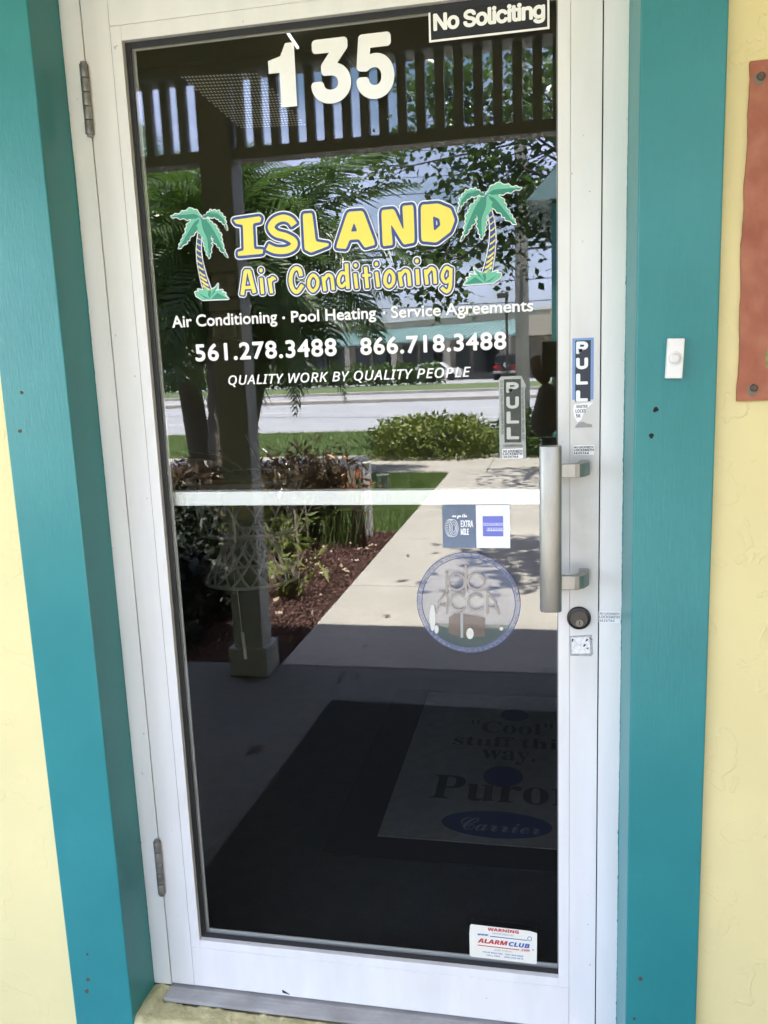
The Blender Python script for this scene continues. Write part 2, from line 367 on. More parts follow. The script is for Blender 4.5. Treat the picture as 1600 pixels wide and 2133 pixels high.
fs = [(i*(ny+1)+j, i*(ny+1)+j+1, (i+1)*(ny+1)+j+1, (i+1)*(ny+1)+j) for i in range(nx) for j in range(ny)]
nb = (nx+1)*(ny+1); fs += [(i*(ny+1)+ny, nb+i, nb+i+1, (i+1)*(ny+1)+ny) for i in range(nx)]
SILLM = mat('sill_render', (.34, .31, .15), .8, color2=(.60, .55, .29), nscale=24, bump=.003, bscale=120, detail=8)
MB().add(vs, fs).build('sill_curb', SILLM, w, smooth=True)

# ---- teal surround
c = empty('door_casing', (-.1, -.1, GZ)); tag(c, 'teal painted wooden boards framing the white door', 'door casing')
def casing(x0f, x1f, xr):     # front face x0f..x1f; xr = x of the reveal against the white frame
    m_ = MB(); L_ = [(x0f, -.1), (x1f, -.1)]
    if xr < .5: poly = [(x0f, -.1), (x1f, -.1), (xr, .004), (x0f, .004)]
    else: poly = [(x0f, -.1), (x1f, -.1), (x1f, .004), (xr, .004)]
    n = 4; z0, z1 = GZ, 2.075
    m_.add([(x, y, z0) for x, y in poly]+[(x, y, z1) for x, y in poly], [(0, 1, 2, 3), (7, 6, 5, 4)]+[(i, (i+1) % n, (i+1) % n+n, i+n) for i in range(n)])
    return m_
cl = casing(-.180, -.0437, -.0434).build('casing_board', TEAL, c, bevel=.0025)
crr = casing(.9635, 1.0875, .9552).build('casing_board', TEAL, c, bevel=.0025)
MB().box(-.180, 1.0875, -.1, .004, 2.0755, 2.20).build('head_board', TEAL, c, bevel=.0025)
def ragged(x, sgn, name, wmin, wmax, y=-.0012, seed=1, lo=-.0):
    """uneven brush edge of the teal paint lapping on the white frame"""
    rr = random.Random(seed); n = 420; m_ = MB(); pr = 0
    V = []
    for i in range(n+1):
        z = lo+i*(2.07-lo)/n; pr = .93*pr+rr.uniform(-1, 1)*.22
        wd = wmin+(wmax-wmin)*(.5+.5*math.sin(z*3+seed)*.6)+pr*.0009+rr.uniform(-.0003, .0003)
        if rr.random() < .02: wd += rr.uniform(.0005, .0016)
        V += [(x, y, z), (x+sgn*max(.0002, wd), y, z)]
    m_.add(V, [(2*i, 2*i+1, 2*i+3, 2*i+2) for i in range(n)]); return m_.build(name, TEAL, c)
ragged(-.0435, 1, 'paint_edge', .0004, .0016, seed=3)
ragged(.9556, -1, 'paint_edge', .0002, .0014, seed=5)
for px, py, rr_ in ((45, 818, 4), (42, 898, 4.5), (182, 1988, 3), (183, 2041, 5), (181, 2065, 5.5), (1366, 853, 5), (1357, 908, 4.5), (1334, 2039, 4.5), (1321, 2122, 3)):
    p = at(px, py, -.1003); r0 = rr_*.00085; h = MB()
    h.v = []; pts = [(p.x+r0*(1+.25*math.sin(3*a+px))*math.cos(a), p.z+r0*(1+.2*math.cos(2*a+py))*math.sin(a)) for a in [k*math.pi/7 for k in range(14)]]
    h.prism(pts, -.1006, -.1001).build('screw_hole', DARKGAP if py < 1500 and px > 500 else mat('rusty_hole', (.09, .07, .05), .9), c)

# ---- white frame
fr = empty('door_frame', (-.02, 0, 0)); tag(fr, 'white aluminium frame fixed around the glazed door', 'door frame')
MB().box(-.0432, -.0022, -.0005, .11, -.004, 2.0345).build('jamb', FRAME, fr, bevel=.0008)
MB().box(.9162, .9555, -.0005, .11, -.004, 2.0345).build('jamb', FRAME, fr, bevel=.0008)
MB().box(-.0432, .9555, -.0005, .11, 2.035, 2.075).build('head_rail', FRAME, fr, bevel=.0008)
MB().box(-.03, .94, .008, .1, -.003, 2.06).box(-.01, .92, -.01, .0, -.0, -.0).build('rebate', DARKGAP, fr) if False else None
MB().box(-.0022, .0035, .012, .10, 0, 2.034).build('weather_seal', BLACK, fr)
MB().box(.9105, .9162, .012, .10, 0, 2.034).build('weather_seal', BLACK, fr)
th = MB().box(-.0022, .9162, -.040, .10, -.012, -.0045); th.box(-.0022, .9162, -.0385, -.035, -.0045, -.0035).box(-.0022, .9162, -.020, -.017, -.0045, -.0037).box(-.0022, .9162, -.008, -.005, -.0045, -.0037)
tho = th.build('threshold', ALU); tag(tho, 'dull grey metal threshold under the white door', 'threshold')

# ---- the door
q = at(588, 2064, -.0008); r2 = at(604, 2071, -.0008); MB().prism([(q.x, q.z+.0025), (q.x, q.z-.004), (r2.x, r2.z-.001)], -.0012, -.0004).build('black_wedge', BLACK, fr)  # small black wedge at the bottom edge of the door
d = empty('glass_door', (.457, 0, 0)); tag(d, 'white aluminium framed glass door reflecting the street, closed', 'door')
MB().box(0, .0525, 0, .044, .001, 2.030).build('stile', FRAME, d, bevel=.0007)
FRAMEG = grimy(FRAME, 'handled_frame', .885, 1.08, .075, .42)
MB().box(.8635, .914, 0, .044, .001, 2.030).build('stile', FRAMEG, d, bevel=.0007)
MB().box(.0530, .8630, 0.0002, .044, 1.9565, 2.030).build('top_rail', FRAME, d, bevel=.0007)
MB().box(.0530, .8630, 0.0002, .044, .001, .0945).build('bottom_rail', FRAME, d, bevel=.0007)
gx0, gx1, gz0, gz1 = .0739, .8427, .1145, 1.9302
MB().box(.0530, gx0, .0006, .0125, .0950, 1.956).build('glazing_bead', FRAME, d, bevel=.0006)
MB().box(gx1, .8630, .0006, .0125, .0950, 1.956).build('glazing_bead', FRAMEG, d, bevel=.0006)
MB().box(gx0+.0002, gx1-.0002, .0006, .0125, gz1, 1.956).build('glazing_bead', FRAME, d, bevel=.0006)
MB().box(gx0+.0002, gx1-.0002, .0006, .0125, .0950, gz0).build('glazing_bead', FRAME, d, bevel=.0006)
g = .0105
for i, (x0, x1, z0, z1) in enumerate(((gx0-.004, gx0+g, gz0-.004, gz1+.004), (gx1-.0012, gx1+.004, gz0-.004, gz1+.004), (gx0+g, gx1-.0012, gz1-g, gz1+.004), (gx0+g, gx1-.0012, gz0-.004, gz0+g))):
    MB().box(x0, x1, .0118, .0139, z0, z1).build('gasket', BLACK, d, bevel=.0006)
MB().box(gx0-.006, gx1+.006, YG, YG+.006, gz0-.006, gz1+.006).build('glass_pane', GLASS, d)
ib = .0150
INB = mat('inner_bead_grey', (.40, .40, .37), .5)
for (x0, x1, z0, z1) in ((gx0-.006, gx0+ib, gz0, gz1), (gx1-.002, gx1+.006, gz0, gz1), (gx0+ib, gx1-.002, gz1-ib*.8, gz1+.006), (gx0+ib, gx1-.002, gz0-.006, gz0+ib)):
    MB().box(x0, x1, YG+.0068, YG+.0105, z0, z1).build('inner_bead', INB, d, bevel=.0008)
pb0, pb1 = at(362, 1054, .034), at(362, 1025, .034)
MB().box(pb0.x-.006, gx1+.01, .034, .060, pb0.z, pb1.z).build('push_bar', mat('push_bar_white', (.88, .89, .86), .35), d, bevel=.002)
MB().box(pb0.x-.007, pb0.x-.0055, .033, .061, pb0.z-.001, pb1.z+.001).build('push_bar_cap', BLACK, d)

# pull handle: round-edged bar standing off over the glass on two angled arms
h0, h1 = at(1125, 1272, -.062), at(1170, 928, -.062)
hp = empty('pull_handle', (0, 0, 0)); hp.parent = d; hp.location = -d.location
hm = MB(); n = 24; prof = []
cx = (h0.x+h1.x)/2; hw = (h1.x-h0.x)/2; 
for k in range(n):
    a = 2*math.pi*k/n; ex = math.copysign(abs(math.cos(a))**.75, math.cos(a)); ey = math.copysign(abs(math.sin(a))**.75, math.sin(a))
    prof.append((cx+hw*ex, -.062+.012*ey))
hm.add([(x, y, h0.z) for x, y in prof]+[(x, y, h1.z) for x, y in prof], [tuple(range(n))[::-1], tuple(range(n, 2*n))]+[(i, (i+1) % n, (i+1) % n+n, i+n) for i in range(n)])
g_ = hm.build('grip', NICKEL, d, bevel=.0012); g_.parent = hp; g_.location = (0, 0, 0)
for p in g_.data.polygons: p.use_smooth = len(p.vertices) == 4
for (ya, yb) in ((962, 990), (1192, 1220)):
    za, zb = at(1215, yb, -.03).z, at(1215, ya, -.03).z; xe = .8965
    poly = [(cx, -.060), (xe-.026, -.060), (xe-.018, -.058), (xe-.010, -.050), (xe, -.0285), (xe, 0), (xe-.017, 0), (xe-.017, -.026), (xe-.024, -.043), (xe-.032, -.047), (cx, -.048)]
    b_ = MB(); n = len(poly); b_.add([(x, y, za) for x, y in poly]+[(x, y, zb) for x, y in poly], [tuple(range(n))[::-1], tuple(range(n, 2*n))]+[(i, (i+1) % n, (i+1) % n+n, i+n) for i in range(n)])
    o = b_.build('handle_arm', NICKEL, d, bevel=.0012); o.parent = hp; o.location = (0, 0, 0)
# lock cylinder
lc = at(1206, 1288, -.004); lr = .0215
lk = MB()
def disc(mb_, cx, cz, rads, ys, n=40):
    b = len(mb_.v)
    for r0, y in zip(rads, ys):
        for k in range(n): mb_.v.append((cx+r0*math.cos(2*math.pi*k/n), y, cz+r0*math.sin(2*math.pi*k/n)))
    for i in range(len(rads)-1):
        for k in range(n): mb_.f.append((b+i*n+k, b+i*n+(k+1) % n, b+(i+1)*n+(k+1) % n, b+(i+1)*n+k))
    mb_.f.append(tuple(b+(len(rads)-1)*n+k for k in range(n)))
disc(lk, lc.x, lc.z, [lr, lr, lr*.93, lr*.80, lr*.76], [.0, -.004, -.0075, -.0085, -.0065])
lo = lk.build('lock_cylinder', BRONZE, d, smooth=False)
pl_ = MB(); disc(pl_, lc.x, lc.z-.001, [lr*.74, lr*.72], [-.006, -.0068]); plo = pl_.build('cylinder_face', mat('lock_face', (.075, .07, .064), .45, .6), d); plo.parent = lo; plo.location = (0, 0, 0)
pk = MB(); disc(pk, lc.x+.001, lc.z-.0075, [lr*.34, lr*.32], [-.0066, -.009], 24); o = pk.build('key_plug', mat('key_plug', (.16, .155, .14), .35, .8), d); o.parent = lo; o.location = (0, 0, 0)
pk = MB().box(lc.x+.0003, lc.x+.0017, -.0094, -.0089, lc.z-.0115, lc.z-.0035); o = pk.build('keyway', DARKGAP, d); o.parent = lo; o.location = (0, 0, 0)
# hinges
for (ptop, pbot) in (((173, 134), (188, 281)), ((331, 1752), (337, 1861))):
    t_, b_ = at(*ptop, -.006), at(*pbot, -.006); L_ = t_.z-b_.z; xh = -.0012
    hg = MB(); zz = b_.z
    ho = MB().box(xh-.002, xh+.002, -.003, .004, b_.z+.002, t_.z-.002).build('hinge', HINGE, d)
    for k in range(5):
        k0, k1 = b_.z+L_*(k/5)+.0006, b_.z+L_*((k+1)/5)-.0006
        o = MB().tube([(xh, -.007, k0), (xh, -.007, k1)], .0078, 18).build('knuckle', HINGE, d, smooth=False, bevel=.0006); o.parent = ho; o.location = (0, 0, 0)
        for p in o.data.polygons: p.use_smooth = len(p.vertices) == 4
    o = MB().tube([(xh, -.007, b_.z-.0035), (xh, -.007, b_.z+.0005)], .0058, 14).tube([(xh, -.007, t_.z-.0005), (xh, -.007, t_.z+.0035)], .0058, 14).build('hinge_pin', HINGE, d); o.parent = ho; o.location = (0, 0, 0)

# ============================================================ LETTERING AND STICKERS
YV = YG+.0064        # vinyl on the inner face of the glass
YO = YG-.0005        # stickers on the outer face
YN = YG-.0009
VINYLG = mat('glossy_white_vinyl', (.86, .86, .80), .12, spec=.6)
# "135"
e = empty('door_number', at(700, 212, YN)); tag(e, 'large white vinyl numerals 135 at the top of the glass', 'door number')
for s, pl, pr, pt in (('1', (566, 224), (619, 220), (610, 91)), ('3', (650, 215), (733, 208), (690, 81)), ('5', (744, 207), (823, 199), (790, 73))):
    vf = text2d(s, F_INTER, res=12); a, b = at(*pl, YN), at(*pr, YN); zb, zt = at(618, 221, YN).z, at(760, 71, YN).z
    if s == '1':
        zt = at(600, 89, YN).z; x0, x1 = a.x, b.x
        o = Flat().add(poly2d([[(x1, zb), (x1, zt), (x1-.016, zt), (x1-.026, zt-.020), (x1-.049, zt-.026), (x1-.049, zt-.047), (x1-.029, zt-.047), (x1-.029, zb)]]), lambda x, y: (x, y), YN).build('numeral', VINYLG, e)
    else:
        dl = .0062; ys = [p[1] for p in vf[0]]; 
        xs = [p[0] for p in vf[0]]; y0_, y1_ = min(ys), max(ys); xa, xb = min(xs), max(xs)
        X0, X1, Z0, Z1 = a.x+dl, b.x-dl, zb+dl-.0015, zt-dl
        o = Flat().add(vf, lambda x, y: (X0+(x-xa)/(xb-xa)*(X1-X0), Z0+(y-y0_)/(y1_-y0_)*(Z1-Z0)), YN, dl, 20).build('numeral', VINYLG, e)
# No Soliciting
a, b = at(894, 87, YO), at(1146, 62, YO); tz = at(893, 12, YO).z
e = empty('no_soliciting_sign', a); tag(e, 'small black No Soliciting sign with white border, top right of glass', 'sign')
zt = gz1-.001; x0, x1, z0 = a.x, b.x-.001, (a.z+b.z)/2
rect('white_border', x0, x1, z0, zt, YO-.0002, VINYL, e, .0005)
rect('black_panel', x0+.0035, x1-.0035, z0+.0035, zt-.0035, YO-.0005, mat('sign_black', (.008, .008, .008), .35), e)
vf = text2d('No Soliciting', F_INTER, .93, 6)
Flat().add(vf, fit(vf, x0+.0095, x1-.0085, z0+.0185, .034, .729), YO-.0008, .0016, 12).build('lettering', VINYL, e)

YL = YG-.0014
# ---- ISLAND logo
YEL = mat('logo_yellow', (.86, .74, .12), .55); NAVY = mat('logo_navy', (.035, .075, .27), .55)
GRN1 = mat('logo_light_green', (.16, .52, .34), .55); GRN2 = mat('logo_dark_green', (.035, .27, .17), .55); WHV = mat('logo_white', (.84, .86, .84), .55)
def z3(x, y): p = at(300+x/1.778, 350+y/1.778, YL); return (p.x, p.z)
def z3b(x, y): p = at(280+x/3.81, 400+y/3.81, YL); return (p.x, p.z)
def ribbon(path, w, n=5):
    P = [Vector((x, y)) for x, y in path]; Q = []
    for i in range(len(P)-1):
        p0, p1, p2, p3 = P[max(i-1, 0)], P[i], P[i+1], P[min(i+2, len(P)-1)]
        for k in range(n):
            t = k/n; Q.append(.5*((2*p1)+(p2-p0)*t+(2*p0-5*p1+4*p2-p3)*t*t+(3*p1-p0-3*p2+p3)*t**3))
    Q.append(P[-1]); L_, R_ = [], []
    for i, q in enumerate(Q):
        dd = (Q[min(i+1, len(Q)-1)]-Q[max(i-1, 0)]).normalized(); nn = Vector((-dd.y, dd.x))*w/2
        L_.append(tuple(q+nn)); R_.append(tuple(q-nn))
    return L_+R_[::-1]
lg = empty('island_lettering', at(700, 480, YL)); tag(lg, 'yellow word ISLAND with navy outline across the glass', 'lettering')
letters = {
 'I': ([z3b(*p) for p in [(785, 222), (992, 192), (1008, 208), (1000, 238), (940, 250), (950, 452), (1022, 455), (1018, 490), (822, 508), (820, 476), (868, 462), (862, 262), (808, 252)]], None),
 'S': ([z3b(*p) for p in ribbon([(1268, 262), (1235, 222), (1178, 206), (1115, 230), (1085, 282), (1125, 330), (1200, 352), (1262, 388), (1262, 432), (1205, 462), (1120, 462), (1055, 434)], 54)], None),
 'L': ([z3b(*p) for p in [(1336, 172), (1412, 166), (1440, 392), (1542, 408), (1540, 428), (1402, 482), (1350, 456)]], None),
 'A': ([z3(*p) for p in [(754, 162), (812, 158), (858, 284), (818, 295), (796, 264), (762, 266), (748, 300), (710, 296)]], [z3(*p) for p in [(766, 236), (790, 234), (778, 202)]]),
 'N': ([z3(*p) for p in [(879, 156), (926, 151), (962, 232), (957, 140), (998, 136), (1003, 276), (962, 284), (914, 206), (922, 285), (884, 290)]], None),
 'D': ([z3(*p) for p in [(1025, 136), (1090, 131), (1136, 150), (1152, 192), (1136, 236), (1084, 276), (1027, 271)]], [z3(*p) for p in [(1070, 178), (1094, 188), (1098, 212), (1074, 234)]]),
}
for k, (outer, hole) in letters.items():
    loops = [round_poly(outer, .14) if k != 'S' else outer] + ([round_poly(hole, .2)] if hole else [])
    vf = poly2d(loops); idf = lambda x, y: (x, y)
    o = Flat().add(vf, idf, YL).build('letter', YEL, lg)
    q = Flat().add(vf, idf, YL+.0003, .0050, 16).build('navy_outline', NAVY, lg); q.parent = o; q.location = (0, 0, 0)
    q = Flat().add(vf, idf, YL+.0006, .0070, 16).build('white_halo', WHV, lg); q.parent = o; q.location = (0, 0, 0)
# "Air Conditioning" in a hand-drawn style: letters set one by one
lg2 = empty('air_conditioning_lettering', at(720, 590, YL)); tag(lg2, 'smaller yellow cartoon words Air Conditioning below the word ISLAND', 'lettering')
def zA(x, y): p = at(480+x/6.667, 530+y/6.667, YL); return (p.x, p.z)
def zB(x, y): p = at(710+x/6.4, 520+y/6.4, YL); return (p.x, p.z)
def dot(x, y, a=20, b=24): return ('dot', x, y, a, b)
GL = [(zA, [([(165, 560), (186, 400), (208, 236)], 44), ([(262, 236), (298, 390), (335, 530)], 48), ([(200, 232), (272, 232)], 42), ([(195, 462), (305, 455)], 36)]),
 (zA, [dot(425, 220), ([(428, 330), (438, 440), (448, 545)], 38)]), (zA, [([(540, 335), (556, 430), (572, 535)], 38), ([(556, 385), (580, 325), (612, 345), (612, 372)], 34)]),
 (zA, [([(982, 298), (960, 215), (905, 192), (852, 255), (836, 370), (866, 478), (930, 520), (1002, 425)], 46)]),
 (zA, [([(1152, 288), (1098, 345), (1090, 440), (1145, 508), (1203, 450), (1210, 350)], 36, 1)]),
 (zA, [([(1288, 310), (1300, 400), (1315, 505)], 38), ([(1305, 352), (1350, 288), (1402, 308), (1420, 400), (1428, 490)], 38)]),
 (zB, [([(66, 325), (14, 310), (-28, 380), (-24, 458), (20, 490), (66, 440)], 34), ([(76, 190), (84, 350), (96, 520)], 42)]),
 (zB, [dot(197, 210), ([(190, 320), (200, 420), (212, 515)], 36)]), (zB, [([(330, 235), (342, 380), (355, 508)], 38), ([(288, 346), (398, 340)], 28)]),
 (zB, [dot(475, 190), ([(475, 300), (488, 400), (500, 495)], 36)]), (zB, [([(650, 286), (600, 340), (592, 440), (642, 492), (696, 440), (700, 345)], 38, 1)]),
 (zB, [([(782, 300), (795, 400), (810, 485)], 38), ([(798, 345), (850, 280), (900, 305), (912, 400), (918, 480)], 38)]), (zB, [dot(1015, 150, 21, 25), ([(1018, 265), (1024, 370), (1030, 465)], 38)]),
 (zB, [([(1130, 270), (1140, 370), (1150, 460)], 38), ([(1144, 320), (1200, 250), (1244, 275), (1255, 360), (1260, 450)], 38)]),
 (zB, [([(1452, 262), (1405, 240), (1358, 320), (1362, 395), (1408, 432), (1450, 380)], 36), ([(1466, 250), (1464, 400), (1455, 505), (1412, 560), (1345, 508)], 38)])]
for T_, parts_ in GL:
    shp = []
    for q in parts_:
        if q[0] == 'dot': shp.append(poly2d([[T_(q[1]+q[3]*math.cos(k*math.pi/10), q[2]+q[4]*math.sin(k*math.pi/10)) for k in range(20)]]))
        elif len(q) == 3:
            P = [Vector(p) for p in q[0]]; n_ = len(P); Q = []
            for i in range(n_):
                p0, p1, p2, p3 = P[i-1], P[i], P[(i+1) % n_], P[(i+2) % n_]
                for k in range(5): t = k/5; Q.append(.5*((2*p1)+(p2-p0)*t+(2*p0-5*p1+4*p2-p3)*t*t+(3*p1-p0-3*p2+p3)*t**3))
            lo1, lo2 = [], []
            for i, c_ in enumerate(Q):
                dd = (Q[(i+1) % len(Q)]-Q[i-1]).normalized(); nn = Vector((-dd.y, dd.x))*q[1]/2; lo1.append(T_(*(c_+nn))); lo2.append(T_(*(c_-nn)))
            shp.append(poly2d([lo1, lo2]))
        else: shp.append(poly2d([[T_(*p) for p in ribbon(q[0], q[1], 4)]]))
    idf = lambda x, y: (x, y); o = None
    for nm, m_, dy, dl in (('letter', YEL, 0, .0006), ('navy_outline', NAVY, .0003, .0036), ('white_halo', WHV, .0006, .0054)):
        f_ = Flat()
        for j, v_ in enumerate(shp): f_.add(v_, idf, YL+dy+.000003*j, dl, 16)
        q = f_.build(nm, m_, lg2)
        if o is None: o = q
        else: q.parent = o; q.location = (0, 0, 0)
# palm emblems (the right one is the left one mirrored)
def serr(P, k=.10, seed=0):
    rr = random.Random(seed); o = []
    for i in range(len(P)-1):
        a, b = Vector(P[i]), Vector(P[i+1]); n = max(2, int((b-a).length/16)); nn = Vector((-(b-a).y, (b-a).x)).normalized()
        for j in range(n):
            t = j/n; q = a+(b-a)*t; o.append((q.x+nn.x*(9 if j % 2 else -2), q.y+nn.y*(9 if j % 2 else -2)))
    o.append(P[-1]); return o
crown = (532, 208)
fronds = [  # (upper/left edge, tip, lower/right edge, midrib)
 ([crown, (508, 160), (455, 128), (395, 150), (345, 175)], (288, 190), [(345, 205), (400, 212), (455, 218), crown], [(480, 178), (400, 182), (340, 188)]),
 ([crown, (470, 210), (425, 245), (400, 330), (370, 400)], (348, 448), [(400, 415), (450, 350), (495, 310), crown], [(480, 240), (430, 320), (385, 400)]),
 ([crown, (600, 140), (670, 145), (720, 200)], (738, 302), [(700, 250), (650, 210), (600, 200), crown], [(590, 165), (660, 175), (710, 225)]),
 ([crown, (590, 215), (650, 270), (690, 340), (705, 430)], (740, 520), [(680, 460), (625, 390), (590, 300), crown], [(590, 250), (640, 330), (690, 430)]),
 ([crown, (500, 250), (500, 300), (545, 370), (560, 440)], (590, 526), [(612, 440), (608, 360), (600, 290), (580, 230), crown], [(545, 290), (580, 370), (588, 450)]),
]
trunk_c = [(523, 300), (512, 380), (510, 470), (520, 560), (540, 650), (560, 720), (582, 790)]; trunk_w = [26, 30, 36, 42, 50, 58, 66]
def emblem(T, label):
    root = empty('palm_emblem', (*T(600, 500)[:1], YL, T(600, 500)[1])); tag(root, label, 'emblem', 'palm emblems beside the logo')
    tp = lambda lp: [T(*p) for p in lp]; idf = lambda x, y: (x, y)
    tl = [(x-w_/2, y) for (x, y), w_ in zip(trunk_c, trunk_w)]; tr = [(x+w_/2, y) for (x, y), w_ in zip(trunk_c, trunk_w)]
    vf = poly2d([tp(tl+tr[::-1])]); Flat().add(vf, idf, YL+.0004).build('trunk', NAVY, root); Flat().add(vf, idf, YL+.0009, .0018).build('trunk_outline', WHV, root)
    st = Flat()
    for k in range(11):
        t = (k+.7)/11.6*6; i = int(t); f_ = t-i; x = trunk_c[i][0]*(1-f_)+trunk_c[i+1][0]*f_; y = trunk_c[i][1]*(1-f_)+trunk_c[i+1][1]*f_; w_ = trunk_w[i]*(1-f_)+trunk_w[i+1]*f_; h = 5+k*1.0
        st.add(poly2d([tp([(x-w_/2+1, y-h-8-k*.5), (x, y-h*.2), (x+w_/2-1, y+h*.9), (x+w_/2-1, y+h*2.0+1), (x, y+h*1.1), (x-w_/2+1, y-h*.5)])]), idf, YL+.0002)
    st.build('trunk_bands', YEL, root)
    gl = [(480, 795), (515, 785), (500, 770), (545, 780), (560, 745), (585, 785), (640, 760), (665, 725), (660, 765), (640, 785), (700, 775), (690, 795), (725, 800), (715, 815), (748, 848), (540, 856), (490, 825)]
    vf = poly2d([tp(gl)]); Flat().add(vf, idf, YL+.0001).build('grass_tuft', GRN1, root); Flat().add(vf, idf, YL+.0009, .0019).build('grass_outline', WHV, root)
    dk = Flat()
    for q in ([(505, 800), (560, 830), (600, 845), (560, 845)], [(600, 845), (610, 790), (590, 775), (585, 820)], [(610, 848), (660, 800), (740, 845)], [(600, 840), (625, 790), (655, 745), (640, 790)]): dk.add(poly2d([tp(q)]), idf, YL)
    dk.build('grass_shade', GRN2, root)
    for i, (up, tip, lo_, mid) in enumerate(fronds):
        y = YL-.00002*i+.0002
        full = serr(up+[tip], seed=i)+serr([tip]+lo_, seed=i+9)[1:-1]
        vf = poly2d([tp(full)]); o = Flat().add(vf, idf, YL+.0008+.00002*i, .0016).build('frond', WHV, root)
        half1 = serr(up+[tip], seed=i)+mid[::-1]; half2 = mid+serr([tip]+lo_, seed=i+9)
        q = Flat().add(vf, idf, YL+.0002-.00003*i).build('frond_light', GRN1, root); q.parent = o; q.location = (0, 0, 0)
        v2 = poly2d([tp(([crown]+half2[:-1]) if i in (0, 1, 3) else ([crown]+half2[:-1]))]); q = Flat().add(v2, idf, YL+.00018-.00003*i).build('frond_shade', GRN2, root); q.parent = o; q.location = (0, 0, 0)
        v3 = poly2d([tp(ribbon([crown]+mid, 3.2, 3))]); q = Flat().add(v3, idf, YL+.000165-.00003*i).build('midrib', NAVY, root); q.parent = o; q.location = (0, 0, 0)
emblem(z3b, 'green palm tree emblem left of the word ISLAND')
_cl = z3b(*crown); _c = at(1013, 407, YL)
emblem(lambda x, y: (_c.x-(z3b(x, y)[0]-_cl[0]), _c.z+(z3b(x, y)[1]-_cl[1])), 'green palm tree emblem right of the word ISLAND')
# text lines
e = empty('services_lettering', at(735, 670, YL)); tag(e, 'white line reading Air Conditioning, Pool Heating, Service Agreements', 'lettering')
for s, pl, pr, pt in (('Air Conditioning', (359, 682), (578, 673), (359, 657)), ('·', (589, 672), (594, 672), (589, 659)), ('Pool Heating', (607, 671), (784, 664), (607, 647)),
                      ('·', (798, 662), (803, 662), (798, 649)), ('Service Agreements', (815, 662), (1111, 649), (815, 637))):
    if s == '·':
        p = at(*pl, YL); rect('dot', p.x, p.x+.005, p.z+.006, p.z+.011, YL, VINYL, e, .0001, cut=.0015)
    else: print_line('words', s, None, VINYL, e, pl, pr, pt, YL, .0006, 1.0)
for lab, s, pl, pr, pt in (('white phone number 561.278.3488 on the left of the glass', '561.278.3488', (408, 752), (702, 742), (408, 716)), ('white phone number 866.718.3488 on the right of the glass', '866.718.3488', (751, 740), (1055, 727), (751, 704))):
    e = empty('phone_number', at(*pl, YL)); tag(e, lab, 'lettering', 'phone numbers on the glass'); print_line('digits', s, None, VINYL, e, pl, pr, pt, YL, .0012, 1.10)
e = empty('slogan_lettering', at(730, 790, YL)); tag(e, 'white italic slogan QUALITY WORK BY QUALITY PEOPLE under the phone numbers', 'lettering')
print_line('words', IS('QUALITY WORK BY QUALITY PEOPLE'), F_MATH, VINYL, e, (476, 800), (981, 787), (476, 780), YL, .0004, 1.05)

# ---- PULL sticker on the stile
PAPER = mat('label_paper', (.86, .87, .85), .6); INK = mat('label_ink', (.03, .03, .03), .6); BLUEB = mat('pull_blue', (.20, .33, .58), .5); PNAVY = mat('pull_navy', (.012, .018, .035), .35)
y = -.0006
a, b = at(1192, 838, y), at(1237, 703, y)
e = empty('pull_sticker', (a.x, y, a.z)); tag(e, 'dark vertical PULL sticker with blue edge on the white door stile', 'sticker')
rect('blue_backing', a.x, b.x, a.z+.004, b.z, y, BLUEB, e); rect('dark_panel', a.x+.005, b.x-.005, a.z+.001, b.z-.004, y-.0004, PNAVY, e)
def pull(e, xl, xr, zs, y, m, bold=.0012):
    for ch, (zt, zb) in zip('PULL', zs):
        vf = text2d(ch, F_INTER); xs = [p[0] for p in vf[0]]; ys = [p[1] for p in vf[0]]
        Flat().add(vf, lambda x, q: (xl+bold+(x-min(xs))/(max(xs)-min(xs))*(xr-xl-2*bold), zb+bold+(q-min(ys))/(max(ys)-min(ys))*(zt-zb-2*bold)), y, bold, 12).build('letter', m, e)
zp = lambda v, yy: at(1214, v, yy).z
pull(e, at(1200, 760, y).x, at(1225, 760, y).x, [(zp(711, y), zp(737, y)), (zp(745, y), zp(769, y)), (zp(778, y), zp(801, y)), (zp(813, y), zp(836, y))], y-.0007, WHV, .0018)
e = empty('torn_label', at(1215, 862, y)); tag(e, 'torn scrap of a locksmith label just below the PULL sticker', 'label')
sheet('paper_scrap', [(1196, 842), (1212, 840), (1236, 838), (1226, 848), (1220, 852), (1216, 862), (1211, 874), (1203, 880), (1196, 868), (1194, 852)], y, PAPER, e)
sheet('paper_scrap', [(1199, 887), (1206, 880), (1214, 878), (1222, 882), (1233, 884), (1234, 890), (1198, 891)], y, mat('grey_residue', (.33, .32, .29), .7), e)
print_line('print', BS('LOCKS'), F_MATH, INK, e, (1199, 860), (1220, 859), (1199, 853), y-.0003); print_line('print', BS('56'), F_MATH, INK, e, (1200, 870), (1209, 869), (1200, 863), y-.0003); print_line('print', BS('MASTER'), F_MATH, INK, e, (1201, 850), (1224, 849), (1201, 844), y-.0003)
